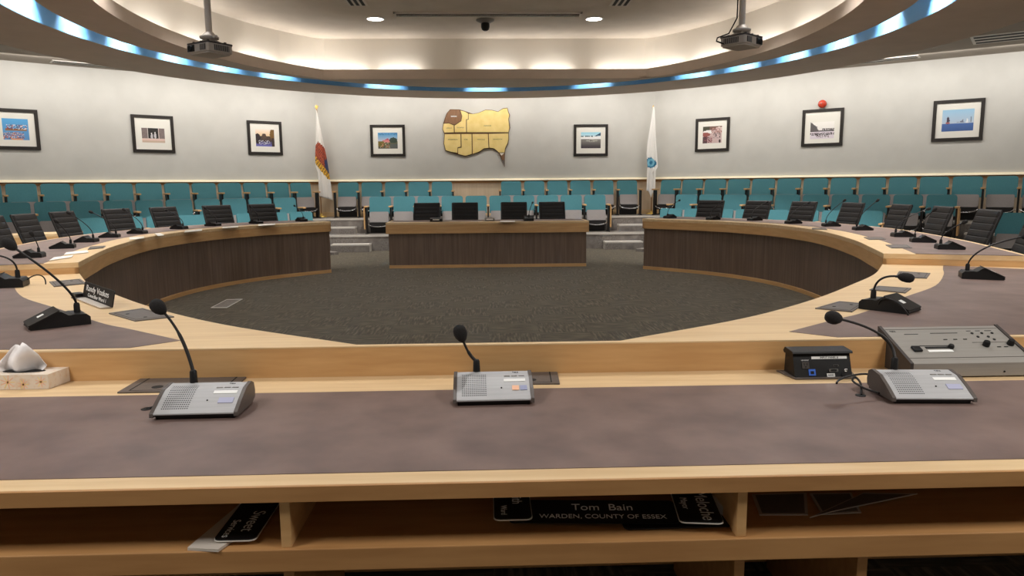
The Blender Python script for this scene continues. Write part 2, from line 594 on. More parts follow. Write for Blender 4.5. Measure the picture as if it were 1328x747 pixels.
# cove strips behind the lip
cp = ellc(.18)
def cove_at(a_deg, ln):
    d = Vector((math.cos(math.radians(a_deg)), math.sin(math.radians(a_deg))))
    i = max(range(NA), key=lambda k: (cp[k] - Vector((0, 10.2))).normalized().dot(d))
    p = cp[i]
    t = (cp[(i + 1) % NA] - cp[i - 1]).normalized()
    light('cove_strip', 'AREA', (p.x, p.y, ZL - .06), LK['cove'] * ln, shape='RECTANGLE', size=ln, size_y=.05).rotation_euler = (PI, 0, math.atan2(t.y, t.x))
for x in (-2.75, -1.7, .2, 1.3, 2.6):
    light('cove_strip', 'AREA', (x, 14.60, ZL - .06), LK['cove'] * .8, shape='RECTANGLE', size=.8, size_y=.05).rotation_euler = (PI, 0, 0)
for a in (50, 38, 22, 9, -4, -17, -31, -45):
    cove_at(a, .9)
    cove_at(180 - a, .9)
for x in (-2, -.2, 1.6):
    light('cove_strip', 'AREA', (x, 5.88, ZL - .06), LK['cove'], shape='RECTANGLE', size=1.0, size_y=.05).rotation_euler = (PI, 0, 0)
# lamps above the slot of the blue band
bandpx = [(1201, 6), (1146, 37), (1095, 59), (1037, 75), (971.5, 89), (906.5, 99), (771.5, 113), (629.5, 116), (494.5, 115.5), (352, 102), (282, 91), (220, 78), (160, 61), (107, 41), (55, 17)]
lampxy = [onz(x, y, ZS + .05) for x, y in bandpx]
lampxy += [Vector((p.x, 2 * 10.1 - p.y, 0)) for p in lampxy if p.y > 11.0]
for p in lampxy:
    d = Vector((p.x / 5.62, (p.y - 10.1) / 6.27))
    d.normalize()
    q = Vector((d.x * 5.30, 10.1 + d.y * 5.80))
    o = root('band_lamp', (q.x, q.y, ZS + .42), 0, 'small lamp above the slot of the blue light band', 'lamp', 'lamps of the blue light band')
    mb = MB()
    mb.lathe([(.012, .02), (.02, .0), (.012, -.012)], 'bulb_glow', 10)
    part('bulb', mb, o)
    mb = MB()
    mb.lathe([(.028, .08), (.028, .0), (.024, .0)], 'vent_metal', 10)
    part('housing', mb, o)
    light('band_lamp_light', 'SPOT', (q.x + d.x * .03, q.y + d.y * .03, ZS + .38), LK['band'], color=(.97, .98, 1), spot_size=math.radians(95), spot_blend=.7, shadow_soft_size=.02,
          direction=(d.x * .30, d.y * .38, -.30))
    light('band_downlight', 'SPOT', (q.x, q.y, ZS + .33), LK['down'] * (1.9 if q.y > 15.3 and abs(q.x) > 1 else 1 if q.y > 9 else .6), spot_size=math.radians(112), spot_blend=.7, shadow_soft_size=.04, direction=(0, 0, -1))
# unseen panels added to the ceiling for soft fill, over and behind the camera
for (x, y, z, sx) in ((-3.2, .6, ZC - .03, 1.2), (3.2, .6, ZC - .03, 1.2), (-6.5, 3, ZC - .03, 1.2), (6.5, 3, ZC - .03, 1.2)):
    o = root('unseen_fill_panel', (x, y, ZC), 0, 'added square fill panel over the %s' % ('near desk, left' if x == -3.2 else 'near desk, right' if x == 3.2 else 'left side' if x < 0 else 'right side'),
             'ceiling light', 'added fill panels near the camera')
    mb = MB()
    mb.box((0, 0, -.012), (sx + .06, sx + .06, .02), 'white_plastic')
    part('fill_panel_frame', mb, o)
    light('fill_panel_lamp', 'AREA', (x, y, z), LK['panel'], shape='SQUARE', size=sx).rotation_euler = (0, 0, 0)
# unseen strips added beyond the soffit edge to brighten the walls
def wall_fill(x, y, rz, n, ln):
    o = light('wall_fill_strip', 'AREA', (x, y, ZC - .05), LK['wall_fill'] * ln, shape='RECTANGLE', size=ln, size_y=.12)
    t = Vector((n.y, -n.x, 0))
    zax = -Vector((n.x * .75, n.y * .75, -1)).normalized()
    yax = zax.cross(t).normalized()
    o.rotation_euler = Matrix((t, yax, zax)).transposed().to_euler()
for sg in (-1, 1):
    for s in (1.3, 3.6, 5.9, 8.2):
        p = wing(sg, 1.0, s)
        wall_fill(p.x, p.y, 0, Vector((.616 * sg, .788)), 2.2)
for x in (-2.4, 0, 2.4):
    wall_fill(x, 17.68, 0, Vector((0, 1)), 2.2)

# unseen strips added on the soffit's outer face to light the seats
so = ell(7.08, 7.58, 10.1)
for a in (62, 46, 30, 16, 2, 178, 164, 150, 134, 118):
    d = Vector((math.cos(math.radians(a)), math.sin(math.radians(a))))
    i = max(range(NA), key=lambda k: (so[k] - Vector((0, 10.1))).normalized().dot(d))
    p = so[i]
    t = (so[(i + 1) % NA] - so[i - 1]).normalized()
    n = Vector((t.y, -t.x))
    if n.dot(p - Vector((0, 10.1))) < 0:
        n, t = -n, -t
    o = light('seat_fill_strip', 'AREA', (p.x, p.y, 3.72), LK['out'] * 1.6, shape='RECTANGLE', size=1.6, size_y=.1)
    zax = -Vector((n.x * .35, n.y * .35, -.93)).normalized()
    tt = Vector((t.x, t.y, 0))
    o.rotation_euler = Matrix((tt, zax.cross(tt).normalized(), zax)).transposed().to_euler()

w = bpy.data.worlds.new('world')
scn.world = w
w.use_nodes = True
w.node_tree.nodes['Background'].inputs[0].default_value = (.9, .86, .8, 1)
w.node_tree.nodes['Background'].inputs[1].default_value = .02

# ceiling fittings
def slots(name, quad, z, n, label, along_x=True, group=None):
    """linear slot diffuser: quad of 4 world xy corners"""
    a, b, c, d = [Vector(q[:2]) for q in quad]
    cen = (a + b + c + d) / 4
    r = root(name, (cen.x, cen.y, z), 0, label, 'air vent', group)
    mb = MB()
    mb.prism([a, b, c, d], z - .012, z - .001, 'vent_metal')
    part('frame', mb, r, world=True)
    mb = MB()
    for k in range(n):
        t0, t1 = (k + .25) / n, (k + .75) / n
        p = [a.lerp(d, t0), b.lerp(c, t0), b.lerp(c, t1), a.lerp(d, t1)]
        m_ = (p[0] + p[1] + p[2] + p[3]) / 4
        mb.prism([q.lerp(m_, .06) for q in p], z - .015, z - .011, 'black_gap')
    part('slot', mb, r, world=True)
    return r
def wq(sg, o0, o1, s0, s1):
    return [wing(sg, o0, s0), wing(sg, o0, s1), wing(sg, o1, s1), wing(sg, o1, s0)]
slots('linear_vent', wq(-1, .28, .62, 4.5, 5.65), ZC, 2, 'slotted air vent in the ceiling strip above the left wall', group='slotted ceiling vents')
slots('linear_vent', wq(1, .48, .85, 4.6, 5.95), ZC, 2, 'dark slotted air vent in the ceiling above the right wall', group='slotted ceiling vents')
slots('linear_vent', wq(1, 1.45, 2.3, 6.9, 8.5), ZC, 3, 'wide pale slotted air vent at the far right of the ceiling', group='slotted ceiling vents')
slots('coffer_vent', [(-2.42, 12.0), (-2.02, 12.0), (-2.02, 12.7), (-2.42, 12.7)][::-1][1:] + [(-2.02, 12.7)], ZT, 1, '', group=None) if False else None
def cvent(x, label):
    r = root('coffer_vent', (x, 11.75, ZT), 0, label, 'air vent', 'vents in the raised ceiling')
    mb = MB()
    mb.box((0, 0, -.008), (.3, .62, .014), 'vent_metal')
    part('frame', mb, r)
    mb = MB()
    for k in range(3):
        mb.box((-.09 + .09 * k, 0, -.016), (.05, .56, .004), 'black_gap')
    part('slot', mb, r)
cvent(-2.02, 'small striped air vent in the raised ceiling on the left')
cvent(2.16, 'small striped air vent in the raised ceiling on the right')
r = root('screen_slot', (.05, 12.64, ZT), 0, 'long thin projection screen slot in the raised ceiling', 'screen slot')
mb = MB()
for (x, y, sx, sy) in ((0, .11, 3.16, .03), (0, -.11, 3.16, .03), (-1.565, 0, .03, .25), (1.565, 0, .03, .25)):
    mb.box((x, y, -.012), (sx, sy, .03), 'vent_metal')
part('frame', mb, r)
mb = MB()
mb.box((0, .0, -.004), (3.1, .2, .006), 'hatch_plate')
part('recess', mb, r)
mb = MB()
mb.tube([(-1.5, .02, -.02), (1.5, .02, -.02)], .02, 'chrome', 8)
part('roller', mb, r)
r = root('dome_camera', (.0, 13.08, ZT), 0, 'black dome security camera hanging from the raised ceiling', 'security camera')
mb = MB()
mb.lathe([(.16, 0), (.16, -.02), (.10, -.05), (.05, -.06)], 'grey_plastic', 20)
part('base', mb, r)
mb = MB()
mb.lathe([(.055, -.05), (.075, -.07), (.075, -.13), (.06, -.17), (.03, -.19)], 'black_plastic', 20)
part('dome', mb, r)

# ------------------------------------------------------------------ projectors
def projector(x, y, zb, rz, mirror, label):
    r = root('ceiling_projector', (x, y, zb), rz, label, 'projector', 'projectors on ceiling poles')
    top = ZT - zb
    m = -1 if mirror else 1
    a, b = .138, .12
    mb = MB()
    mb.slab([Vector(p) for p in rrect(-.03, -.03, .03, .03, .008)], [Vector(p) for p in rrect(-a, -b, a, b, .02)], .012, .078, 'projector_grey', closed=True)
    mb.prism(rrect(-a + .012, -b + .012, a - .012, b - .012, .02), 0, .02, 'projector_grey')
    part('body', mb, r, .005)
    mb = MB()
    mb.prism(rrect(-a - .004, -b - .004, a + .004, b + .004, .02), .078, .09, 'projector_dark')
    for q in (-.6, .1, .75):
        mb.lathe([(.012, .088), (.012, .104)], 'projector_dark', 10, T(q * a, -.75 * b, 0))
        mb.lathe([(.012, .088), (.012, .104)], 'projector_dark', 10, T(q * a, .6 * b, 0))
    part('top_cover', mb, r, .003)
    mb = MB()
    mb.box((m * .072, -b - .001, .046), (.07, .008, .044), 'projector_dark')
    for k in range(5):
        mb.box((m * .072 - .028 + .014 * k, -b - .006, .046), (.006, .004, .042), 'grey_plastic')
    part('front_grille', mb, r)
    mb = MB()
    mb.box((m * (a + .001), .01, .046), (.008, .14, .044), 'projector_dark')
    for k in range(7):
        mb.box((m * (a + .006), -.05 + .02 * k, .046), (.004, .007, .042), 'grey_plastic')
    part('side_grille', mb, r)
    mb = MB()
    mb.box((-m * .082, -b - .001, .046), (.088, .010, .052), 'black_plastic')
    part('lens_recess', mb, r)
    mb = MB()
    mb.lathe([(.024, -.004), (.024, .016), (.018, .018), (.014, .010)], 'black_gap', 18, T(-m * .082, -b - .004, .046) @ RX(PI / 2))
    part('lens', mb, r)
    mb = MB()
    mb.lathe([(.055, .128), (.075, .134), (.078, .15), (.055, .16), (.035, .185)], 'pole_paint', 18)
    mb.lathe([(.07, .092), (.045, .10), (.03, .13)], 'pole_paint', 14)
    for sx, sy in ((1, 1), (-1, 1), (1, -1), (-1, -1)):
        mb.tube([(sx * .085, sy * .06, .09), (sx * .05, sy * .035, .112), (sx * .03, sy * .02, .13)], .009, 'pole_paint', 6)
    mb.lathe([(.012, 0), (.012, .04)], 'pole_paint', 10, T(.07, -.01, .14) @ RY(PI / 2))
    part('bracket', mb, r)
    mb = MB()
    mb.tube([(0, 0, .18), (0, 0, top)], .027, 'pole_paint', 16)
    part('pole', mb, r)
    mb = MB()
    pts = [(-.034, .02, top - .02), (-.034, .02, .6), (-.036, .02, .25), (-.09, .06, .13), (-.18, .09, .10), (-.205, .03, .06), (-.17, -.03, .03), (-.13, -.02, .02)]
    if mirror:
        pts = [tuple(RZ(-rz) @ Vector(p)) for p in pts]
    else:
        pts = [(p[0], .10 + .3 * p[1], p[2]) if p[2] < .2 else p for p in pts]
    mb.tube([Vector(p) for p in pts], .006, 'black_plastic', 6)
    part('cable', mb, r)
    return r
p = ony(273, 72, 6.3)
projector(p.x, p.y, p.z, math.radians(-34), False, 'white projector hanging on a pole from the ceiling at left')
p = ony(961, 62, 6.3)
projector(p.x, p.y, p.z, math.radians(39), True, 'white projector with a looping cable on a pole at right')

# ------------------------------------------------------------------ desks
ZF, ZM, ZN = .872, .78, .655
IN = spline([(3.28, 5.83), (3.50, 6.45), (3.78, 7.3), (4.08, 8.6), (4.13, 9.6), (3.96, 10.5), (3.5, 11.4), (2.66, 12.28)], 57)
def curved_desk(sg, nm):
    c = [Vector((p.x * sg, p.y)) for p in IN]
    d = -1.05 * (1 if sg > 0 else -1)
    out = offset(c, d)
    off = lambda k: offset(c, math.copysign(k, d))
    r = root('curved_desk', (c[28].x, c[28].y, 0), 0, 'long curved wooden council desk on the %s with dark front panels' % nm, 'desk', 'curved council desks')
    mb = MB()
    mb.slab(c, out, ZF - .045, ZF, 'maple')
    part('desktop', mb, r, .004, world=True)
    mb = MB()
    mb.slab(c, off(.03), ZF - .165, ZF - .045, 'maple_edge')
    for k in (0, -1):
        a, b = c[k], out[k]
        t = (c[1] - c[0]).normalized() if k == 0 else (c[-2] - c[-1]).normalized()
        mb.prism([a, b, b + t * .03, a + t * .03], ZF - .165, ZF - .045, 'maple_edge')
    part('fascia', mb, r, world=True)
    lam_i, lam_o = off(.24), off(1.0)
    mb = MB()
    mb.slab(lam_i, lam_o, ZF - .002, ZF + .002, 'laminate')
    part('laminate_inlay', mb, r, world=True)
    n = len(c)
    i0, i1 = 1, n
    mb = MB()
    mb.slab(off(.05)[i0:i1], off(.08)[i0:i1], .055, ZF - .16, 'walnut_panel')
    part('front_panel', mb, r, world=True)
    mb = MB()
    mb.slab(off(.038)[i0:i1], off(.08)[i0:i1], 0, .055, 'maple_edge')
    part('base_trim', mb, r, world=True)
    for k in (i0, i1 - 1):
        a, b = off(.08)[k], off(.62)[k]
        t = (c[min(k + 1, n - 1)] - c[k - 1]).normalized() * .02
        mb = MB()
        mb.prism([a - t, b - t, b + t, a + t], 0, ZF - .05, 'walnut_panel')
        part('end_panel', mb, r, world=True)
    return c, out
CL, OL = curved_desk(-1, 'left')
CR, OR = curved_desk(1, 'right')

MIN_ = spline([(3.28, 5.83), (2.87, 5.2), (2.42, 4.66), (1.9, 4.08), (1.3, 3.53), (.56, 3.03)], 25)
def side_desk(sg, nm):
    c = [Vector((p.x * sg, p.y)) for p in MIN_]
    nrm = (Vector((3.28, 5.83)) - Vector((3.50, 6.45)))
    o_ = offset([Vector((p.x, p.y)) for p in IN], -1.05)[0]
    outer = [(o_.x, o_.y), (3.98, 4.75), (3.2, 3.8), (2.43, 3.012)]
    poly = [(p.x, max(p.y, 3.012)) for p in MIN_] + [(x, y) for x, y in outer[::-1]]
    poly = [(x * sg, y) for x, y in poly]
    r = root('side_desk', (2.6 * sg, 4.4, 0), 0, 'lower wooden side desk joining the near desk on the %s' % nm, 'desk', 'lower side desks')
    mb = MB()
    mb.prism(poly, ZM - .045, ZM, 'maple')
    part('desktop', mb, r, .003, world=True)
    mb = MB()
    q = offset(c, .03 * sg * -1 * -1) if sg > 0 else offset(c, -.03)
    mb.slab(c, [v * 1 for v in (offset(c, .03) if sg > 0 else offset(c, -.03))], ZM - .165, ZM - .045, 'maple_edge')
    part('fascia', mb, r, world=True)
    lam = [(3.70, 5.68), (3.55, 5.45), (3.33, 5.1), (2.92, 4.55), (2.45, 4.1), (1.95, 3.62), (1.74, 3.46), (1.37, 3.17), (1.53, 3.035), (2.37, 3.035), (3.13, 3.83), (3.9, 4.77), (4.18, 5.36)]
    mb = MB()
    lam = [tuple(p) for p in spline(lam[:8], 36)] + lam[8:]
    mb.prism([(x * sg, y) for x, y in lam], ZM - .002, ZM + .002, 'laminate')
    part('laminate_inlay', mb, r, world=True)
    a = offset(c, .06) if sg > 0 else offset(c, -.06)
    b = offset(c, .09) if sg > 0 else offset(c, -.09)
    # offset to the outer side
    if (a[10] - Vector((0, 8))).length < (c[10] - Vector((0, 8))).length:
        a = offset(c, -.06) if sg > 0 else offset(c, .06)
        b = offset(c, -.09) if sg > 0 else offset(c, .09)
    mb = MB()
    mb.slab(a[:-4], b[:-4], 0, ZM - .16, 'walnut_panel')
    part('front_panel', mb, r, world=True)
    return r
side_desk(-1, 'left')
side_desk(1, 'right')

# centre desk
r = root('head_desk', (0, 13.2, 0), 0, 'straight wooden desk at the far centre with a dark front panel', 'desk')
mb = MB()
mb.box((0, .0, .80), (3.62, .78, .04), 'maple')
part('desktop', mb, r, .004)
mb = MB()
mb.box((0, -.375, .70), (3.62, .03, .16), 'maple_edge')
for s in (-1, 1):
    mb.box((s * 1.795, 0, .70), (.03, .72, .16), 'maple_edge')
part('fascia', mb, r)
mb = MB()
mb.box((0, .06, .822), (3.5, .6, .003), 'laminate')
part('laminate_inlay', mb, r)
mb = MB()
mb.box((0, -.33, .34), (3.54, .03, .57), 'walnut_panel')
part('front_panel', mb, r)
mb = MB()
mb.box((0, -.34, .0275), (3.54, .045, .055), 'maple_edge')
part('base_trim', mb, r)
for s in (-1, 1):
    mb = MB()
    mb.box((s * 1.75, .02, .39), (.04, .62, .78), 'walnut_panel')
    part('end_panel', mb, r)

# near desk
r = root('near_desk', (0, 2.4, 0), 0, 'long wooden near desk with a grey laminate top and open shelf', 'desk')
YF_, YR = 1.86, 2.98
DX = 3.1
mb = MB()
mb.box((0, (YF_ + YR) / 2, ZN - .022), (2 * DX, YR - YF_, .044), 'maple')
part('desktop', mb, r, .003, world=True)
mb = MB()
mb.box((0, (1.935 + 2.745) / 2, ZN), (2 * DX, 2.745 - 1.935, .004), 'laminate')
part('laminate_inlay', mb, r, world=True)
mb = MB()
mb.box((0, YF_ - .004, ZN - .0225), (2 * DX, .012, .043), 'maple_dark')
part('edge_band', mb, r, world=True)
mb = MB()
mb.box((0, YR + .015, .39 + .005), (2 * DX, .03, .77), 'maple_edge')
part('riser_panel', mb, r, .003, world=True)
mb = MB()
mb.box((0, YR + .015, .782), (2 * DX, .032, .008), 'maple')
part('riser_cap', mb, r, .002, world=True)
mb = MB()
mb.box((0, (YF_ + 2.55) / 2, .437), (2 * DX, 2.55 - YF_, .066), 'maple_dark')
part('shelf', mb, r, .003, world=True)
mb = MB()
mb.box((0, 2.565, .31), (2 * DX, .03, .6), 'maple_dark')
part('back_panel', mb, r, world=True)
for px in (368, 964):
    x = ony(px, 670, YF_).x
    mb = MB()
    mb.box((x, (YF_ + 2.55) / 2 + .005, .54), (.028, 2.54 - YF_, .14), 'maple_edge')
    part('divider', mb, r, .002, world=True)
for px in (370, 964, 1126, -300, 1700):
    x = ony(px, 735, YF_).x
    mb = MB()
    mb.box((x, (YF_ + 2.5) / 2 + .03, .202), (.03, 2.5 - YF_, .404), 'maple_dark')
    part('leg_panel', mb, r, .002, world=True)

# press table at far left
r = root('press_table', (-7.48, 11.2, 0), math.radians(34), 'small wooden table behind the left councillors\' chairs', 'table')
mb = MB()
mb.box((0, 0, .75), (1.6, .6, .04), 'maple')
part('tabletop', mb, r, .003)
mb = MB()
mb.box((0, -.29, .53), (1.6, .02, .40), 'maple_edge')
part('modesty_panel', mb, r)
for s in (-1, 1):
    mb = MB()
    mb.box((s * .78, 0, .365), (.03, .56, .73), 'maple_edge')
    part('leg_panel', mb, r)

# ------------------------------------------------------------------ auditorium seats
def make_seat():
    r = root('auditorium_seat', (0, 0, 0), 0, '', 'auditorium seat')
    mb = MB()
    # backrest: gently curved padded panel, rounded top, facing +y
    Mb = T(0, -.20, .46) @ RX(math.radians(8)) @ RX(PI / 2)
    mb.prism(rrect(-.254, 0, .254, .41, .055, True, 5), 0, .055, 'teal_fabric', Mb)
    bev(part('backrest', mb, r), .026, 3)
    mb = MB()
    mb.prism(rrect(-.23, .02, .23, .39, .045, True, 4), -.018, 0, 'grey_plastic', T(0, -.26, .46) @ RX(math.radians(8)) @ RX(PI / 2) @ T(0, 0, 0))
    part('back_shell', mb, r)
    mb = MB()
    Ms = T(0, .02, .27) @ RX(math.radians(12)) @ RX(PI / 2)
    mb.prism(rrect(-.225, 0, .225, .25, .03, False, 3), 0, .07, 'grey_fabric', Ms)
    part('seat', mb, r, .01)
    mb = MB()
    mb.box((0, -.05, .20), (.44, .22, .12), 'dark_metal')
    mb.box((0, -.1, .08), (.44, .04, .14), 'dark_metal')
    part('under_frame', mb, r)
    mb = MB()
    mb.tube([(-.25, .10, .235), (-.18, .145, .19), (-.08, .16, .172), (0, .165, .168), (.08, .16, .172), (.18, .145, .19), (.25, .10, .235)], .010, 'chrome', 6)
    part('stretcher', mb, r)
    add_arm(r, .287)
    return r
def add_arm(r, x):
    mb = MB()
    mb.box((x, .02, .31), (.034, .16, .62), 'dark_metal')
    mb.box((x, -.03, .012), (.05, .34, .024), 'dark_metal')
    st = part('standard', mb, r, .004)
    mb = MB()
    mb.box((x, .0, .635), (.074, .30, .034), 'maple_edge')
    part('armrest', mb, r, .006)
def add_panel(r, x):
    mb = MB()
    mb.box((x, .02, .36), (.026, .30, .50), 'maple_edge')
    part('end_panel', mb, r, .004)
def put_seat(loc, rz, label, group, end=False, panel=(False, 1)):
    o = copy_tree(seat0)
    if end:
        for nm in ('standard', 'armrest'):
            src = [c for c in seat0.children if c.name.split('.')[0] == nm][0]
            c = src.copy()
            COL.objects.link(c)
            c.parent = o
            c.location.x = -.574
    if panel and panel[0]:
        add_panel(o, .322 * panel[1])
    o.location = loc
    o.rotation_euler = (0, 0, rz)
    setp(o, label, 'auditorium seat', group)
seat0 = make_seat()
# wings: distance of the seat origin from the wall, floor height, first back edge, seat count
PITCH = .572
for sg, nm in ((-1, 'left'), (1, 'right')):
    n = Vector((-.616 * sg, -.788))
    rz = math.atan2(n.y, n.x) - PI / 2
    for row, (o, z, s0, skip) in (('top', (.58, ZB, .37, (99, 99))), ('middle', (1.52, ZA, 1.18, (6.85, 8.0))), ('lowest', (2.47, ZL0, 1.22, (6.25, 7.45)))):
        s = s0 + .243
        ss = []
        while s < (8.4 if row == 'top' else 8.9):
            if not (s + .24 > skip[0] and s - .24 < skip[1]):
                ss.append(s)
            s += PITCH
        for k, s in enumerate(ss):
            p = wing(sg, o, s)
            # the extra arm closes a run: on the flag side at left, on the far side at right
            near = k == 0 or s - ss[k - 1] > PITCH * 1.5
            far = k == len(ss) - 1 or ss[k + 1] - s > PITCH * 1.5
            put_seat((p.x, p.y, z), rz, 'teal auditorium seat, %s from the flag in the %s row of the %s bank' % (ORD[k], row, nm),
                     'auditorium seats', end=near if sg < 0 else far, panel=(row != 'top' and ((far and sg < 0, 1) if sg < 0 else (far and sg > 0, -1))))
for i, x in enumerate([-3.48, -2.895, -2.31, -1.725, -1.14, .60, 1.185, 1.77, 2.355, 2.94, 3.545]):
    put_seat((x, CY - .58, ZB), PI, 'teal auditorium seat, %s from the left in the top row of the centre bank' % ORD[i], 'auditorium seats', end=i in (4, 10))
for i in range(10):
    put_seat((-2.56 + i * .572, CY - 1.52, ZA), PI, 'teal auditorium seat, %s from the left in the lower row of the centre bank' % ORD[i], 'auditorium seats', end=i == 9, panel=(i in (0, 9), 1 if i == 0 else -1))

for c in list(seat0.children):
    bpy.data.objects.remove(c)
bpy.data.objects.remove(seat0)

# ------------------------------------------------------------------ leather chairs
def make_chair():
    r = root('leather_chair', (0, 0, 0), 0, '', 'office chair')
    # backrest: padded channels, tilted back
    mb = MB()
    prof = []
    nch = 9
    H = .66
    for k in range(nch):
        for t in (0, .12, .5, .88):
            z = (k + t) * H / nch
            prof.append((z, .017 if t == 0 else .021 if t == .12 else .0225 if t == .5 else .021))
    prof.append((H, .012))
    vs, fs = [], []
    for z, d in prof:
        for (x, y) in ((-.235, -.02), (-.235, d * .55), (-.215, d), (.215, d), (.235, d * .55), (.235, -.02)):
            vs.append((x, y, z))
    m = len(prof)
    for i in range(m - 1):
        for j in range(6):
            j2 = (j + 1) % 6
            fs.append((i * 6 + j, i * 6 + j2, (i + 1) * 6 + j2, (i + 1) * 6 + j))
    fs += [tuple(range(5, -1, -1)), tuple(range((m - 1) * 6, m * 6))]
    mb.add(vs, fs, 'black_leather', T(0, -.20, .50) @ RX(math.radians(19)))
    part('backrest', mb, r)
    mb = MB()
    for s in (-1, 1):
        mb.tube([(s * .245, -.17, .46), (s * .245, -.2, .5), (s * .245, -.2 - .215, .5 + .625)], .012, 'dark_metal', 8)
    mb.tube([(-.245, -.415, 1.125), (.245, -.415, 1.125)], .011, 'dark_metal', 8)
    part('back_frame', mb, r)
    mb = MB()
    mb.prism(rrect(-.24, -.2, .24, .24, .05), .42, .475, 'black_leather')
    part('seat', mb, r, .015)
    mb = MB()
    mb.tube([(0, 0, .42), (0, 0, .10)], .025, 'chrome', 12)
    part('column', mb, r)
    mb = MB()
    for k in range(5):
        a = 2 * PI * k / 5
        mb.tube([(0, 0, .11), (.28 * math.cos(a), .28 * math.sin(a), .075)], [.022, .014], 'chrome', 8)
    b = part('star_base', mb, r)
    for k in range(5):
        a = 2 * PI * k / 5
        mb = MB()
        mb.ball((.28 * math.cos(a), .28 * math.sin(a), .034), (.034, .034, .034), 'black_plastic', 8)
        part('caster', mb, b)
    return r
chair0 = make_chair()
chair_used = [False]
def put_chair(x, y, rz, label, group, z=0.0):
    if not chair_used[0]:
        chair_used[0] = True
        o = chair0
    else:
        o = copy_tree(chair0)
    o.location = (x, y, z)
    o.rotation_euler = (0, 0, rz)
    setp(o, label, 'office chair', group)
def along(curve, px, py=285):
    """point where the pixel's sight line crosses the curve (in plan), with the curve's tangent"""
    d = ray(px, py)
    best = None
    for i in range(len(curve) - 1):
        a, b = curve[i], curve[i + 1]
        ca, cb = a.x * d.y - a.y * d.x, b.x * d.y - b.y * d.x
        if ca * cb <= 0:
            t = ca / (ca - cb) if ca != cb else 0
            p = a.lerp(b, t)
            if best is None or p.y > best[0].y:
                best = (p, (b - a).normalized())
    return best
def ext(curve):
    return [curve[0] * 4 - curve[1] * 3] + list(curve) + [curve[-1] * 3 - curve[-2] * 2]
def ring_place(sg, px, dist, py=285):
    c = [Vector((p.x * sg, p.y)) for p in IN]
    c = [c[0] + (c[0] - c[2]) * 3] + c + [c[-1] + (c[-1] - c[-3]) * 3]
    oc = offset(c, -dist * sg)
    res = along(oc, px, py)
    p, t = res
    nout = Vector((t.y, -t.x)) * sg
    return p, nout
for sg, nm, pxs in ((-1, 'left', [339, 280, 213, 149, 81, 30, -14]), (1, 'right', [922, 981, 1042, 1104, 1167, 1222, 1284, 1345])):
    for i, px in enumerate(pxs):
        p, n = ring_place(sg, px, 1.42)
        c = p - n * .41
        rz = math.atan2(-n.y, -n.x) - PI / 2
        rz += math.radians(random.uniform(-5, 5))
        put_chair(c.x, c.y, rz, 'black ribbed leather chair, %s from the far end behind the %s curved desk' % (ORD[i], nm), 'ribbed leather chairs', .03)
for i, px in enumerate((552, 604, 666, 717)):
    p = ony(px, 275, 14.1)
    put_chair(p.x, p.y - .41, PI + math.radians((-4, 2, -1, 3)[i]), 'black ribbed leather chair, %s from the left behind the far centre desk' % ORD[i], 'ribbed leather chairs')

# ------------------------------------------------------------------ microphones
def bez(a, b, c, n=14):
    return [a * (1 - t) ** 2 + b * 2 * t * (1 - t) + c * t * t for t in [i / (n - 1) for i in range(n)]]
def mic_unit(loc, rz, head_w, label, group, k=1.0, bend=.28, foam=.017, via=None):
    """black delegate unit: sloping key plate, rear socket block, gooseneck and head; local +y points at the delegate"""
    r = root('desk_microphone', loc, rz, label, 'microphone', group)
    inv = (Matrix.Translation(loc) @ RZ(rz)).inverted()
    mb = MB()
    w_ = .072 * k
    prof = [(-.125, .0), (-.125, .036), (-.11, .050), (-.06, .053), (-.04, .050), (-.012, .070), (.0, .072), (.115, .018), (.12, .008), (.11, 0)]
    prof = [(a * k, b * k) for a, b in prof]
    M = Matrix(((0, 0, 1, 0), (1, 0, 0, 0), (0, 1, 0, 0), (0, 0, 0, 1)))
    mb.prism(prof, -w_, w_, 'black_plastic', M)
    part('base', mb, r, .006)
    mb = MB()
    a = math.atan2(.054, .115)
    Mp = T(0, .0575 * k, .0455 * k) @ RX(-a)
    mb.prism(rrect(-.082 * k, -.070 * k, .082 * k, .066 * k, .010 * k), .0, .006, 'dark_metal', Mp)
    kp = part('key_plate', mb, r, .002)
    mb = MB()
    mb.box((.01 * k, .0, .0066), (.034 * k, .028 * k, .001), 'white_label', Mp)
    part('status_label', mb, kp, label='white label on the key plate')
    B = Vector((0, -.085 * k, .046 * k))
    Hh = inv @ Vector(head_w)
    mb = MB()
    mb.lathe([(.014 * k, .0), (.013 * k, .04 * k), (.010 * k, .05 * k)], 'black_plastic', 12, T(*B))
    part('socket', mb, r)
    top = B + Vector((0, 0, .045 * k))
    ln = (Hh - top).length
    if via is not None:
        pts = bez(top, inv @ Vector(via), Hh)
    else:
        pts = bez(top, top + Vector((0, 0, ln * bend)), Hh)
    mb = MB()
    mb.tube(pts, .0052 * k, 'black_plastic', 8)
    part('gooseneck', mb, r)
    dr = (pts[-1] - pts[-3]).normalized()
    Q = dr.to_track_quat('Z', 'Y').to_matrix().to_4x4()
    mb = MB()
    f = foam
    mb.lathe([(.3 * f, -1.6 * f), (.62 * f, -1.2 * f), (.9 * f, -.6 * f), (f, .2 * f), (.92 * f, .9 * f), (.6 * f, 1.4 * f), (.15 * f, 1.6 * f)], 'foam', 14, T(*Hh) @ Q)
    part('microphone_head', mb, r)
    return r
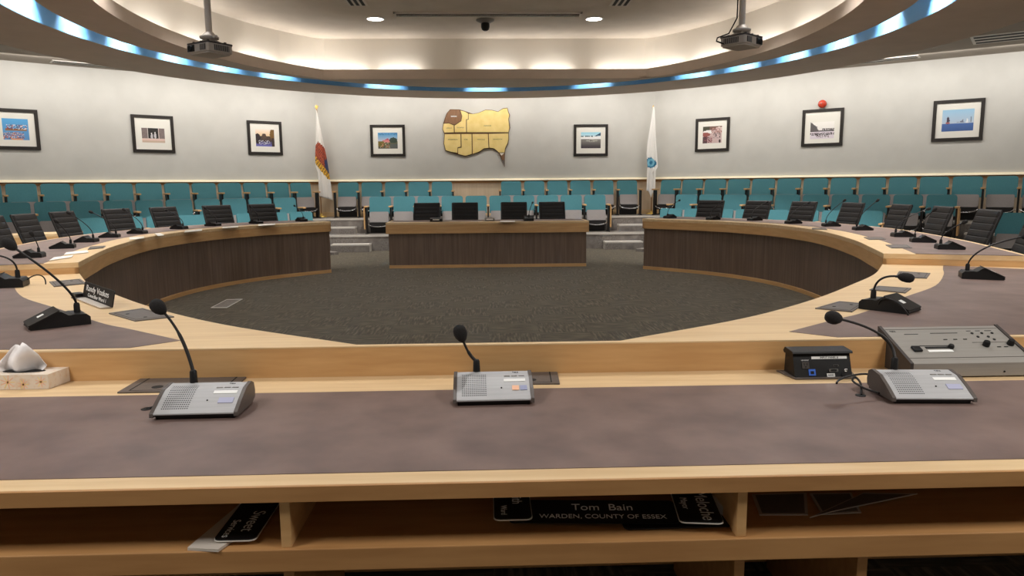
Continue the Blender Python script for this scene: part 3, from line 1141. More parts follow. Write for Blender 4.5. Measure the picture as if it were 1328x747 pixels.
def ring_mic(sg, nm, i, base, head, first=None):
    b = onz(base[0], base[1], ZF + .002)
    c = [Vector((p.x * sg, p.y)) for p in IN]
    j = min(range(len(c)), key=lambda k: (c[k] - b.xy).length)
    t = (c[min(j + 1, len(c) - 1)] - c[max(j - 1, 0)]).normalized()
    n = Vector((t.y, -t.x)) * sg
    rz = math.atan2(n.y, n.x) - PI / 2
    rz += math.radians(random.uniform(-8, 8))
    h = onplane(head[0], head[1], (b.x, b.y, 1), Vector((t.x, t.y, 0)))
    v = h - b
    if v.length > .55 or v.z < .08:        # keep real gooseneck length
        h = b + Vector((n.x * .14, n.y * .14, .34))
    mic_unit((b.x, b.y, ZF + .002), rz, h, 'black gooseneck desk microphone, %s from the far end on the %s curved desk' % (ORD[i], nm), 'gooseneck desk microphones', .88)
LM = [((391, 287), (382, 267)), ((332, 290), (325, 268)), ((276, 293), (266, 270)), ((232, 297), (216, 273)), ((178, 303), (161, 272)),
      ((142, 308), (118, 275)), ((112, 314), (89, 276)), ((81, 322), (73, 287)), ((38, 334), (41, 303))]
RM = [((869, 283), (881, 260)), ((925, 285), (936, 262)), ((979, 286), (995, 262)), ((1029, 290), (1049, 263)), ((1078, 293.5), (1095, 260)),
      ((1119, 298.5), (1138, 260)), ((1171, 307), (1204, 271)), ((1197, 314), (1212, 272)), ((1232, 323), (1251, 288))]
for i, (b, h) in enumerate(LM): ring_mic(-1, 'left', i, b, h)
for i, (b, h) in enumerate(RM): ring_mic(1, 'right', i, b, h)
# lower side desks
def low_mic(base, nrm, head_px, up_to, label, k=1.25, bend=.5, via_px=None, loop=None):
    b = onz(base[0], base[1], ZM + .002)
    n = Vector(nrm).normalized()
    rz = math.atan2(n.y, n.x) - PI / 2
    h = ony(head_px[0], head_px[1], up_to(b))
    v = ony(via_px[0], via_px[1], b.y) if via_px else None
    r = mic_unit((b.x, b.y, ZM + .002), rz, h, label, 'gooseneck desk microphones', k, bend, .026, v)
    if loop:
        mb = MB()
        P0, P1, P2, P3 = [Vector(p) for p in loop]
        mb.tube([P0 * (1 - t) ** 3 + P1 * 3 * t * (1 - t) ** 2 + P2 * 3 * t * t * (1 - t) + P3 * t ** 3 for t in [i / 15 for i in range(16)]], .0045, 'black_plastic', 8)
        part('cable', mb, r)
    return r
low_mic((74, 422), (-.78, -.63), (12, 317), lambda b: b.y + .02, 'black gooseneck microphone nearest the name plate on the left side desk', 1.08, bend=.3, via_px=(93, 370))
low_mic((1154, 402), (.62, -.78), (1175, 360), lambda b: b.y - .02, 'black microphone with its neck bent level, right side desk', 1.05, via_px=(1138, 352), loop=((.07, -.03, .03), (.10, -.01, .11), (.12, .10, .07), (.10, .13, .001)))
low_mic((1273, 361), (.90, -.43), (1333, 306), lambda b: b.y - .05, 'black gooseneck microphone at the far right of the right side desk', 1.05, via_px=(1263, 318))
low_mic((2, 372), (-.9, -.3), (-20, 330), lambda b: b.y, 'black gooseneck microphone cut by the left picture edge on the side desk', 1.2,
        loop=((.03, -.15, .04), (.03, -.22, .10), (.02, -.27, .06), (.02, -.26, .001)))
# press table microphone and those on the far centre desk
b = onz(62, 299, .80)
mic_unit((-7.05, 11.42, .77), math.radians(34), (-7.22, 11.38, 1.06), 'black gooseneck microphone on the small table behind the left chairs', 'gooseneck desk microphones', 1.2)
b = onz(686, 286.5, .825)
mic_unit((b.x, 12.98, .825), 0, ony(690.5, 263, 12.98), 'black upright gooseneck microphone on the far centre desk', 'gooseneck desk microphones', 1.2)
r = root('conference_unit', (ony(566, 284, 13.0).x, 13.0, .825), 0, 'flat black conference unit on the left of the far centre desk', 'conference unit')
mb = MB()
mb.prism([(-.1, 0), (-.1, .05), (.02, .07), (.12, .02), (.12, 0)], -.11, .11, 'black_plastic', Matrix(((0, 0, 1, 0), (1, 0, 0, 0), (0, 1, 0, 0), (0, 0, 0, 1))))
part('base', mb, r, .005)
mb = MB()
mb.box((0, -.103, .035), (.12, .004, .014), 'white_label')
part('front_label', mb, r)
r = root('beige_box', (ony(635, 285, 13.05).x, 13.05, .825), 0, 'small beige box on the middle of the far centre desk', 'box')
mb = MB()
mb.box((0, 0, .03), (.18, .12, .06), 'grey_plastic')
part('case', mb, r, .006)
mb = MB()
mb.box((0, -.061, .03), (.12, .004, .02), 'white_label')
part('front_plate', mb, r)

# name cards lying on the far desks
def card(quad, z, label):
    pts = [onz(x, y, z) for x, y in quad]
    c = sum(pts, Vector()) / 4
    r = root('name_card', (c.x, c.y, z), 0, label, 'name card', 'white name cards')
    mb = MB()
    mb.prism([(p.x, p.y) for p in pts], z, z + .006, 'paper')
    part('card', mb, r, world=True)
for i, q in enumerate([[(168, 311.5), (187, 309.3), (187, 307), (168, 308.5)], [(200, 303), (208, 303), (213, 305.5), (205, 306.5)],
                       [(239, 301.7), (262, 299.5), (262, 297.8), (240, 299.2)], [(288, 296.4), (309, 295), (309, 293.4), (289, 294.5)],
                       [(335, 293.3), (357, 291.8), (357, 290.2), (335, 291.2)], [(64, 338.5), (93, 334), (95, 331.5), (70, 334.5)],
                       [(83, 331), (115, 327.8), (113, 325.2), (86, 328)]]):
    card(q, ZF + .003, 'white name card %s, left curved desk' % ['before the fifth microphone from the far end', 'between the fourth and fifth microphones from the far end',
         'before the fourth microphone from the far end', 'right of the third microphone from the far end', 'right of the second microphone from the far end',
         'nearest the near end, frontmost of two', 'near the near end, rear one of two'][i])
card([(648, 288), (668, 287.9), (668, 286.6), (649, 286.7)], .825, 'white name card on the far centre desk')

# cable hatches
def hatch(quad, z, label, holes=((.3, .3), (.7, .75))):
    pts = [onz(x, y, z) for x, y in quad]
    c = sum(pts, Vector()) / 4
    r = root('cable_hatch', (c.x, c.y, z), 0, label, 'cable hatch', 'cable hatches set into the desks')
    mb = MB()
    mb.prism([(p.x, p.y) for p in pts], z - .003, z + .003, 'hatch_plate')
    part('plate', mb, r, .001, world=True)
    mb = MB()
    q = [Vector(p.lerp(c, .16)) for p in pts]
    for i in range(4):
        a, b2 = q[i], q[(i + 1) % 4]
        cc = c
        mb.prism([a.xy, b2.xy, b2.lerp(c, .03).xy, a.lerp(c, .03).xy], z + .0031, z + .0036, 'black_gap')
    part('lid_gap', mb, r, world=True)
    for u, v in holes:
        p = q[0].lerp(q[1], u).lerp(q[3].lerp(q[2], u), v)
        L_ = (pts[1] - pts[0]).length * .05
        mb = MB()
        mb.lathe([(L_, .0031), (L_, .004)], 'black_gap', 14, T(p.x, p.y, z))
        part('finger_hole', mb, r, world=True)
    return r
hatch([(152, 509.5), (300, 507), (321, 488), (186, 489.5)], ZN + .003, 'dark cable hatch behind the left silver microphone console', ((.25, .25),))
hatch([(600, 499), (726, 498), (722, 479.5), (610, 481)], ZN + .003, 'dark cable hatch behind the middle silver microphone console', ((.75, .2),))
hatch([(175, 416.5), (226, 411), (185, 400), (141, 406.5)], ZM + .003, 'dark cable hatch between the name plate and the near desk', ((.25, .7), (.4, .15)))
hatch([(70, 371.8), (112, 367.9), (104, 361.9), (64, 365.6)], ZM + .003, 'dark cable hatch nearest the curved desk on the left side desk')
hatch([(110, 391), (124, 388), (110, 383), (92, 386)], ZM + .003, 'dark cable hatch under the black name plate', ())
hatch([(1161, 359.5), (1202, 361), (1206.5, 354.4), (1166, 352)], ZM + .003, 'dark cable hatch nearest the curved desk on the right side desk')
hatch([(1127.5, 376), (1174, 380), (1182, 374), (1138, 371)], ZM + .003, 'dark cable hatch behind the bent microphone on the right', ())
hatch([(1057, 400), (1105, 404.5), (1121, 394), (1088.5, 391)], ZM + .003, 'dark cable hatch left of the bent microphone on the right')
hatch([(1156, 321.7), (1183, 321.7), (1177, 317.5), (1148.5, 317.7)], ZF + .003, 'dark cable hatch nearest the near end of the right curved desk', ())
hatch([(1127, 310.8), (1149, 310.6), (1143.5, 307.9), (1120, 307.7)], ZF + .003, 'dark cable hatch further along the right curved desk', ())
hatch([(1053, 297.2), (1073, 298), (1071, 296), (1053, 295.6)], ZF + .003, 'small dark cable hatch midway along the right curved desk', ())
hatch([(114, 323.5), (134, 321.5), (137, 319), (117, 320)], ZF + .003, 'dark cable hatch near the near end of the left curved desk', ())

# ------------------------------------------------------------------ silver consoles on the near desk
def console(loc, rz, mic_head, mic_via, keys, label, cable, k=1.0):
    r = root('microphone_console', loc, rz, label, 'microphone console', 'silver microphone consoles')
    inv = (Matrix.Translation(loc) @ RZ(rz)).inverted()
    w2, d0, d1, h0, h1 = .137 * k, -.095 * k, .095 * k, .021 * k, .080 * k
    # side profile (y,z): front low, curved top, rear drop
    Mx = Matrix(((0, 0, 1, 0), (1, 0, 0, 0), (0, 1, 0, 0), (0, 0, 0, 1)))
    prof = [(d0 + .012, .0), (d0 + .006, .012), (d0, h0), (d0 + .05 * k, h0 + .026 * k), (d0 + .11 * k, h0 + .052 * k), (d1 - .02, h1), (d1, h1 - .004), (d1 + .02, h1 - .03), (d1 + .03, .02), (d1 + .03, 0)]
    mb = MB()
    mb.prism(prof, -w2 + .004, w2 - .004, 'black_plastic', Mx)
    part('base', mb, r, .003)
    top = [(d0 - .002, h0 + .003), (d0 + .05 * k, h0 + .031 * k), (d0 + .11 * k, h0 + .058 * k), (d1 - .02, h1 + .006)]
    def surf(t):
        """point (y,z) and slope angle along the face, t=0 front .. 1 back"""
        i = min(int(t * 3), 2)
        f = t * 3 - i
        a, b = top[i], top[i + 1]
        return a[0] + (b[0] - a[0]) * f, a[1] + (b[1] - a[1]) * f, math.atan2(b[1] - a[1], b[0] - a[0])
    mb = MB()
    mb.prism(top + [(y, z - .006) for y, z in top[::-1]], -w2 + .0, w2 - .0, 'silver_face', Mx)
    fp = part('faceplate', mb, r, .0015, label='brushed silver sloping faceplate')
    for s in (-1, 1):
        mb = MB()
        mb.prism([(d0 - .004, .010)] + [(y, z + .002) for y, z in top] + [(d1 + .006, h1 - .004), (d1 + .015, h1 - .035), (d1 + .01, .02), (d1 - .03, .008)], s * (w2 + .006) - .0065, s * (w2 + .006) + .0065, 'console_trim', Mx)
        part('side_trim', mb, r, .003)
    def fm(x, t, lift=.0005):
        y, z, a = surf(t)
        return T(x, y, z + lift) @ RX(a)
    mb = MB()
    for i in range(13):
        for j in range(13):
            M = fm(-w2 + .022 * k + i * .0072 * k, .13 + j * .056)
            q = .0021 * k
            mb.add([(-q, -q, 0), (q, -q, 0), (q, q, 0), (-q, q, 0)], [(0, 1, 2, 3)], 'black_gap', M)
    part('speaker_grille', mb, fp, label='square field of dark speaker holes')
    mb = MB()
    mb.box((w2 - .056 * k, 0, 0), (.082 * k, .016 * k, .001), 'white_label', fm(0, .56, .001))
    part('label_strip', mb, fp, label='white label strip')
    mb = MB()
    for q in (-.028, .0, .028):
        mb.box((w2 - .056 * k + q * k, 0, 0), (.022 * k, .006 * k, .002), 'grey_plastic', fm(0, .70, .001))
    part('key', mb, fp)
    mb = MB()
    if keys == 2:
        mb.box((w2 - .054 * k, 0, 0), (.026 * k, .024 * k, .003), 'orange_key', fm(0, .33, .001))
        part('talk_key', mb, fp, label='pale orange key')
        mb = MB()
        mb.box((w2 - .024 * k, 0, 0), (.026 * k, .024 * k, .003), 'blue_key', fm(0, .33, .001))
        part('priority_key', mb, fp, label='pale blue key')
    else:
        mb.box((w2 - .042 * k, 0, 0), (.052 * k, .026 * k, .003), 'lcd', fm(0, .33, .001))
        part('talk_key', mb, fp, label='pale lilac key')
    mb = MB()
    mb.lathe([(.003, 0), (.003, .002)], 'black_gap', 8, fm(.030 * k, .34))
    part('indicator', mb, fp)
    part('lettering', text_mb('TOA', .011 * k, 'print_text', fm(w2 - .05 * k, .90, .0012)), fp, label='small dark maker lettering')
    # mic
    B = Vector((-w2 + .075 * k, d1 - .012, h1 - .004))
    mb = MB()
    mb.lathe([(.014, 0), (.0145, .004), (.0125, .05), (.009, .056)], 'black_plastic', 14, T(*B))
    part('socket', mb, r)
    tp = B + Vector((0, 0, .05))
    Hh = inv @ Vector(mic_head)
    pts = bez(tp, inv @ Vector(mic_via), Hh, 18)
    mb = MB()
    n = len(pts)
    mb.tube(pts, [.0066 if i < n // 2 else .0048 for i in range(n)], 'dark_metal', 10)
    part('gooseneck', mb, r)
    dr = (pts[-1] - pts[-3]).normalized()
    Q = dr.to_track_quat('Z', 'Y').to_matrix().to_4x4()
    f = .0265
    mb = MB()
    mb.lathe([(.28 * f, -1.35 * f), (.6 * f, -1.05 * f), (.9 * f, -.5 * f), (f, .05 * f), (.93 * f, .6 * f), (.7 * f, 1.0 * f), (.2 * f, 1.25 * f)], 'foam', 18, T(*Hh) @ Q)
    part('windscreen', mb, r, label='black foam microphone windscreen')
    for cb in cable:
        mb = MB()
        pts = [inv @ Vector(p) for p in cb]
        sp = []
        for i in range(len(pts) - 1):
            a = pts[max(i - 1, 0)]; b = pts[i]; c = pts[i + 1]; d = pts[min(i + 2, len(pts) - 1)]
            for q in range(6):
                t = q / 6
                sp.append(.5 * ((2 * b) + (c - a) * t + (2 * a - 5 * b + 4 * c - d) * t * t + (3 * b - a - 3 * c + d) * t ** 3))
        sp.append(pts[-1])
        mb.tube(sp, .0042, 'black_plastic', 8)
        part('cable', mb, r)
    return r
z = ZN + .002
c1 = onz(254, 542, z)
g = lambda x, y, zz=.006: onz(x, y, z + zz)
console((c1.x + .0, c1.y + .075, z), math.radians(1), ony(205, 398, 2.68), ony(236, 425, 2.66), 1, 'silver microphone console on the left of the near desk',
        [[g(222, 505, .03), g(212, 517, .012), g(200, 527, .005), g(190, 530, .002)]], 1.0)
c2 = onz(640, 526.5, z)
console((c2.x, c2.y + .095, z), math.radians(1), ony(597, 432, 2.70), ony(607, 462, 2.70), 2, 'silver microphone console in the middle of the near desk', [], .99)
c3 = onz(1208, 523, z)
console((c3.x + .007, c3.y + .08, z), math.radians(-4), ony(1081, 412, 2.66), ony(1160, 428, 2.70), 1, 'silver microphone console on the right of the near desk',
        [[g(1138, 487, .03), g(1120, 485, .03), g(1100, 488, .025), g(1088, 493, .012), g(1085, 497, .004)],
         [g(1140, 510, .02), g(1120, 503, .02), g(1106, 494, .03), g(1109, 489, .035), g(1116, 497, .02), g(1117, 512, .004)]], 1.0)
for (px, py, lb) in ((190, 530.5, 'left'), (1116, 513, 'right')):
    p = onz(px, py, z)
    r = root('cable_grommet', (p.x, p.y, z), 0, 'small round black cable hole in the desk beside the %s console' % lb, 'cable grommet')
    mb = MB()
    mb.lathe([(.019, 0), (.019, .002), (.012, .003)], 'black_plastic', 16)
    part('ring', mb, r)
    mb = MB()
    mb.lathe([(.011, .0025), (.011, .0033)], 'black_gap', 12)
    part('hole', mb, r)

# big grey control unit
pL = onz(1186, 488, z)
r = root('conference_controller', (pL.x + .228, 2.885, z), math.radians(0), 'wide grey conference control unit with black knobs on the right', 'control unit')
Mx = Matrix(((0, 0, 1, 0), (1, 0, 0, 0), (0, 1, 0, 0), (0, 0, 0, 1)))
w2 = .255
yb, yf = .165, -.085
hb, hf = .163, .060
cut = [(yf, .004), (yf, hf), (yb, hb), (yb, .004)]
mb = MB()
mb.prism(cut, -w2, w2, 'controller_face', Mx)
part('chassis', mb, r, .002)
for s in (-1, 1):
    mb = MB()
    mb.prism([(yf - .004, .0), (yf - .006, hf + .004), (yb + .004, hb + .006), (yb + .004, 0)], s * (w2 + .007) - .007, s * (w2 + .007) + .007, 'projector_dark', Mx)
    part('side_cheek', mb, r, .003)
sa = math.atan2(hb - hf, yb - yf)
sl = math.hypot(hb - hf, yb - yf)
def cm(u, v, lift=.001):
    """u 0..1 left to right, v 0..1 front to back on the sloping face"""
    return T(-w2 + 2 * w2 * u, yf + (yb - yf) * v, hf + (hb - hf) * v + lift) @ RX(sa)
mb = MB()
mb.box((0, 0, .004), (.035, .034, .01), 'black_plastic', cm(.13, .36))
part('power_switch', mb, r, .002)
mb = MB()
mb.box((0, .012, 0), (.10, .012, .002), 'black_gap', cm(.315, .36))
mb.box((0, .026, 0), (.125, .003, .002), 'print_text', cm(.305, .36))
part('display_window', mb, r)
mb = MB()
mb.box((0, -.012, 0), (.105, .014, .002), 'white_label', cm(.32, .36))
part('label_strip', mb, r, label='white label strip')
for i, (u, v, rad, hh) in enumerate(((.43, .40, .012, .014), (.74, .44, .014, .022), (.955, .46, .014, .022))):
    mb = MB()
    mb.lathe([(rad, 0), (rad, hh * .6), (rad * .8, hh)], 'black_plastic', 16, cm(u, v))
    part('knob', mb, r)
mb = MB()
for u, v in ((.73, .78), (.815, .78), (.905, .78), (.75, .68), (.84, .68), (.865, .60)):
    mb.lathe([(.006, 0), (.006, .002)], 'black_gap', 10, cm(u, v))
for u, v in ((.45, .62), (.535, .62), (.62, .62), (.84, .40), (.90, .40)):
    mb.box((0, 0, 0), (.016, .004, .002), 'black_gap', cm(u, v))
part('button', mb, r)
mb = MB()
for u, v, ww in ((.2, .78, .06), (.49, .80, .12), (.72, .85, .02), (.80, .85, .02), (.89, .85, .03)):
    mb.box((0, 0, 0), (ww, .003, .001), 'print_text', cm(u, v))
for u0, v, ww in ((.5, .92, .5), (.82, .53, .17), (.5, .14, .5)):
    mb.box((0, 0, 0), (ww, .0015, .001), 'console_trim', cm(u0, v))
text_mb('TOA', .012, 'print_text', cm(.06, .86, .0015), mb)
part('printed_legend', mb, r)
mb = MB()
for x in (-.1, .13):
    mb.lathe([(.004, 0), (.004, .002)], 'black_gap', 8, T(x, yf - .0005, .022) @ RX(PI / 2))
part('screw', mb, r)

# pop-up input panel
pa = onz(1031, 491, z)
pb_ = onz(1105, 489, z)
r = root('input_panel', ((pa.x + pb_.x) / 2, pa.y, z), math.radians(0), 'black pop-up input panel with a white label strip and sockets', 'socket panel')
wv = (pb_.x - pa.x) / 2
mb = MB()
mb.prism([(-wv - .03, .12), (-wv - .005, -.015), (wv + .01, -.015), (wv + .045, .12)], 0, .005, 'hatch_plate')
part('base_plate', mb, r, .001)
mb = MB()
mb.prism([(0, .004), (.035, .098), (.105, .088), (.11, .004)], -wv, wv - .004, 'black_plastic', Mx)
part('housing', mb, r, .002)
mb = MB()
mb.prism([(.018, .098), (.022, .107), (.10, .112), (.115, .095), (.105, .086), (.036, .095)], -wv - .006, wv + .002, 'black_plastic', Mx)
part('lid', mb, r, .002)
fa = math.atan2(.094, .035)
def pm(u, v, lift=.001):
    return T(-wv + 2 * wv * u, .035 * v, .004 + .094 * v) @ RX(fa) @ T(0, 0, lift)
mb = MB()
mb.box((0, 0, 0), (wv * 1.22, .011, .001), 'white_label', pm(.62, .80))
ls = part('label_strip', mb, r, label='white printed label strip')
part('lettering', text_mb('INPUT PANEL #', .011, 'print_text', pm(.62, .80, .0018), sx=1.0), ls)
mb = MB()
mb.box((0, 0, 0), (.03, .028, .003), 'socket_dark', pm(.20, .50))
for dx, dy in ((-.006, .004), (.006, .004)):
    mb.box((dx, dy, .002), (.002, .008, .002), 'black_gap', pm(.20, .50))
mb.lathe([(.003, .002), (.003, .003)], 'black_gap', 8, pm(.20, .50) @ T(0, -.007, 0))
part('power_socket', mb, r)
part('socket_lettering', text_mb('LIVE OUTLET', .0065, 'white_text', pm(.20, .70), sx=.8), r)
mb = MB()
mb.box((0, 0, 0), (.028, .026, .004), 'blue_socket', pm(.30, .20))
mb.box((0, -.001, .002), (.014, .012, .002), 'black_gap', pm(.30, .20))
part('network_socket', mb, r, label='blue network socket')
mb = MB()
mb.box((0, 0, 0), (.022, .008, .002), 'chrome', pm(.72, .47))
mb.box((0, 0, .001), (.018, .005, .002), 'black_gap', pm(.72, .47))
part('video_socket', mb, r)
mb = MB()
mb.prism(rrect(-.02, -.007, .02, .007, .005), 0, .003, 'chrome', pm(.67, .27))
mb.prism(rrect(-.012, -.004, .012, .004, .003), .003, .004, 'black_gap', pm(.67, .27))
part('monitor_socket', mb, r)
mb = MB()
mb.lathe([(.007, 0), (.007, .004), (.004, .004), (.004, .003)], 'chrome', 12, pm(.88, .27))
part('audio_jack', mb, r)
mb = MB()
mb.lathe([(.008, 0), (.008, .003)], 'black_gap', 12, pm(.83, .10))
part('port', mb, r)
mb = MB()
mb.box((0, 0, 0), (.033, .014, .001), 'white_label', pm(.62, .08))
l2 = part('small_label', mb, r, label='small white label')
part('lettering', text_mb('AUDIO', .008, 'print_text', pm(.62, .08, .0018)), l2)

# tissue box
pr = onz(63.9, 504.7, ZN)
r = root('tissue_box', (pr.x - .12, pr.y + .06, ZN + .001), math.radians(0), 'cream floral tissue box with a white tissue on the near desk', 'tissue box')
mb = MB()
mb.prism([(-.12, -.06), (.12, -.06), (.135, .065), (-.12, .065)], 0, .06, 'carton')
cb = part('carton', mb, r, .002)
mb = MB()
ov = [(.085 * math.cos(2 * PI * k / 20) - .01, .028 * math.sin(2 * PI * k / 20)) for k in range(20)]
mb.prism(ov, .0601, .0612, 'black_gap')
part('slot', mb, cb)
for cx_, cz_, rr in ((-.04, .03, .028), (.02, .02, .02), (.09, .03, .022)):
    mb = MB()
    for q in range(9):
        a = 2 * PI * q / 9
        M = T(cx_, -.0606, cz_) @ RX(PI / 2) @ RZ(a)
        mb.add([(0, -.002, 0), (rr, -.0012, 0), (rr * 1.1, 0, 0), (rr, .0012, 0), (0, .002, 0)], [(0, 1, 2, 3, 4)], 'orange_key' if q % 3 else 'map_wood', M)
    part('printed_flower', mb, cb)
mb = MB()
vs, fs = [], []
nu, nv = 26, 9
hgt = [.34, .58, .72, .86, .96, 1.0, 1.0, .97, .8, .87, .9, .82, .66, .5, .3]
for j in range(nv):
    for i in range(nu):
        u = i / (nu - 1)
        f = u * (len(hgt) - 1)
        i0 = int(min(f, len(hgt) - 2))
        hh = hgt[i0] + (hgt[i0 + 1] - hgt[i0]) * (f - i0)
        v = j / (nv - 1)
        wdt = .075 + .016 * math.sin(v * PI)
        x = .055 - u * 2 * wdt + .016 * math.sin(v * 2.2) * (1 - u)
        y = .022 * math.sin(u * 9 + v * 2) * (1 - .25 * v) + .01 * math.sin(v * 5 + u * 4)
        vs.append((x, y, .055 + .125 * hh * v ** .9 + (.0 if j else 0)))
for j in range(nv - 1):
    for i in range(nu - 1):
        fs.append((j * nu + i, j * nu + i + 1, (j + 1) * nu + i + 1, (j + 1) * nu + i))
mb.add(vs, fs, 'tissue', None, True)
o = part('tissue', mb, r, label='white tissue pulled up from the slot')
sd = o.modifiers.new('thickness', 'SOLIDIFY'); sd.thickness = .0012

# standing name plate on the left side desk
a = onz(108, 386, ZM); b = onz(146, 401, ZM)
t = (b - a).normalized()
ln = (b - a).length
r = root('name_plate', ((a.x + b.x) / 2, (a.y + b.y) / 2, ZM + .004), math.atan2(t.y, t.x), 'black standing name plate with white lettering on the left side desk', 'name plate')
mb = MB()
mb.prism(rrect(-ln / 2, 0, ln / 2, .095, .012), -.003, .003, 'black_plastic', T(0, .0, .004) @ RX(math.radians(78)))
pl = part('plate', mb, r, .001)
part('lettering', text_mb('Randy Voakes', .050, 'white_text', T(0, -.0055, .004) @ RX(math.radians(78)) @ T(0, .063, .002), sx=ln / .37), pl)
part('lettering', text_mb('Councillor Ward 1', .030, 'white_text', T(0.01, -.0055, .004) @ RX(math.radians(78)) @ T(0, .024, .002), sx=ln / .37), pl)
mb = MB()
mb.prism([(-ln * .36, -.055), (ln * .42, -.05), (ln * .45, .012), (-ln * .4, .012)], 0, .006, 'clear_plastic')
part('stand_foot', mb, r, .002)
mb = MB()
mb.prism(rrect(-.07, -.02, .03, .03, .012), 0, .02, 'black_plastic', T(-ln / 2 - .03, -.02, .002))
part('clip', mb, r, .003)

# ------------------------------------------------------------------ things on the open shelf
ZSH = .4705
def plate(name, c, ang, L_, Wd, z0, tilt, lines, label, base='black_plastic', rim=True, cat='name plate'):
    """flat acrylic name plate lying on the shelf; local x along the text"""
    r = root(name, (c[0], c[1], z0), ang, label, cat, 'name plates on the open shelf')
    M = RX(tilt)
    if rim:
        mb = MB()
        mb.prism(rrect(-L_ / 2, -Wd / 2, L_ / 2, Wd / 2, .018), 0, .003, 'white_plastic', M)
        part('rim', mb, r)
    mb = MB()
    mb.prism(rrect(-L_ / 2 + .002, -Wd / 2 + .002, L_ / 2 - .002, Wd / 2 - .002, .017), .003, .0062, base, M)
    pf = part('face', mb, r)
    for (txt, size, x, y, al) in lines:
        part('lettering', text_mb(txt, size, 'white_text', M @ T(x, y, .0066), None, al, .0003), pf)
    return r
# left plate: reads downwards towards the viewer
plate('name_plate', (-.712, 2.03), math.radians(-90), .285, .118, ZSH + .012, 0,
      [('Sweet', .052, .095, .018, 'RIGHT'), ('Services', .032, .128, -.030, 'RIGHT')], 'black name plate lettered Services in the left part of the shelf')
q = [onz(x, y, ZSH) for x, y in ((243, 714), (283, 716), (306, 700))] + [Vector((-.70, 2.2, 0)), Vector((-.77, 2.2, 0))]
r = root('plastic_sheet', (-.80, 2.02, ZSH), 0, 'clear plastic sheet under the left name plate on the shelf', 'plastic sheet')
mb = MB()
mb.prism([(p.x, p.y) for p in q], ZSH, ZSH + .008, 'clear_plastic')
part('sheet', mb, r, .002, world=True)
# middle group
plate('name_plate', (.30, 2.005), math.radians(-3.5), .50, .115, ZSH + .016, math.radians(10),
      [('Tom  Bain', .044, .030, .018, 'CENTER'), ('WARDEN, COUNTY OF ESSEX', .0275, .028, -.026, 'CENTER')], 'long black name plate with two lettered lines on the shelf', rim=False)
pd = onz(882, 687, ZSH)
plate('name_plate', (pd.x, pd.y + .045), math.radians(1), .325, .09, ZSH, 0, [], 'plain black plate lying under the long name plate', rim=False)
plate('name_plate', (.610, 2.02), math.radians(-97), .26, .125, ZSH + .030, 0,
      [('Meloche', .056, .118, .022, 'RIGHT'), ('Mayor', .030, .05, -.032, 'RIGHT')], 'black name plate with a white rim lying across at right on the shelf')
plate('name_plate', (.062, 2.055), math.radians(-90), .25, .112, ZSH + .034, 0,
      [('smith', .044, .03, .014, 'RIGHT'), ('Ward', .026, .10, -.026, 'RIGHT')], 'black name plate lying across at left over the long plate')
pf_ = onz(940, 678, ZSH)
r = root('plastic_stand', (pf_.x, pf_.y + .08, ZSH), math.radians(14), 'pale plastic stand leaning beside the white rimmed name plate', 'plastic stand')
mb = MB()
mb.box((0, .02, .02), (.016, .22, .03), 'clear_plastic')
part('bar', mb, r, .003)
mb = MB()
mb.box((.004, -.085, .012), (.03, .014, .022), 'clear_plastic')
part('foot', mb, r, .003)
# papers on the right
def sheet(quad, zz, label, m='paper', name='paper_sheet'):
    pts = [onz(x, y, zz) for x, y in quad]
    c = sum(pts, Vector()) / len(pts)
    r = root(name, (c.x, c.y, zz), 0, label, 'paper')
    mb = MB()
    mb.prism([(p.x, p.y) for p in pts], zz, zz + .003, m)
    part('sheet', mb, r, world=True)
    mb = MB()
    mb.prism([(p.x, p.y) for p in [q.lerp(c, .12) for q in pts]], zz + .003, zz + .0035, 'hatch_plate')
    part('printed_area', mb, r, world=True)
sheet([(985, 668.5), (1048, 668.5), (1046, 640), (975, 642)], ZSH, 'left sheet of paper behind the right divider of the shelf', 'smoky_sleeve')
sheet([(1066, 668), (1117, 665.5), (1104, 640), (1050, 641)], ZSH + .004, 'right sheet of paper behind the right divider of the shelf', 'smoky_sleeve')
sheet([(1050, 672), (1080, 664), (1190, 641), (1120, 640)], ZSH + .009, 'clear plastic sleeve over the papers on the shelf', 'smoky_sleeve', 'plastic_sleeve')

# floor box in the carpet
q = [onz(x, y, 0) for x, y in ((273, 399.5), (294, 399.5), (315, 388), (294, 388.5))]
c = sum(q, Vector()) / 4
r = root('floor_box', (c.x, c.y, 0), 0, 'pale framed floor box in the carpet at left', 'floor box')
mb = MB()
for i in range(4):
    a, b = q[i], q[(i + 1) % 4]
    mb.prism([a.xy, b.xy, b.lerp(c, .12).xy, a.lerp(c, .12).xy], 0, .005, 'vent_metal')
part('frame', mb, r, world=True)
mb = MB()
mb.prism([p.lerp(c, .12).xy for p in q], 0, .003, 'tier_carpet')
part('lid', mb, r, world=True)

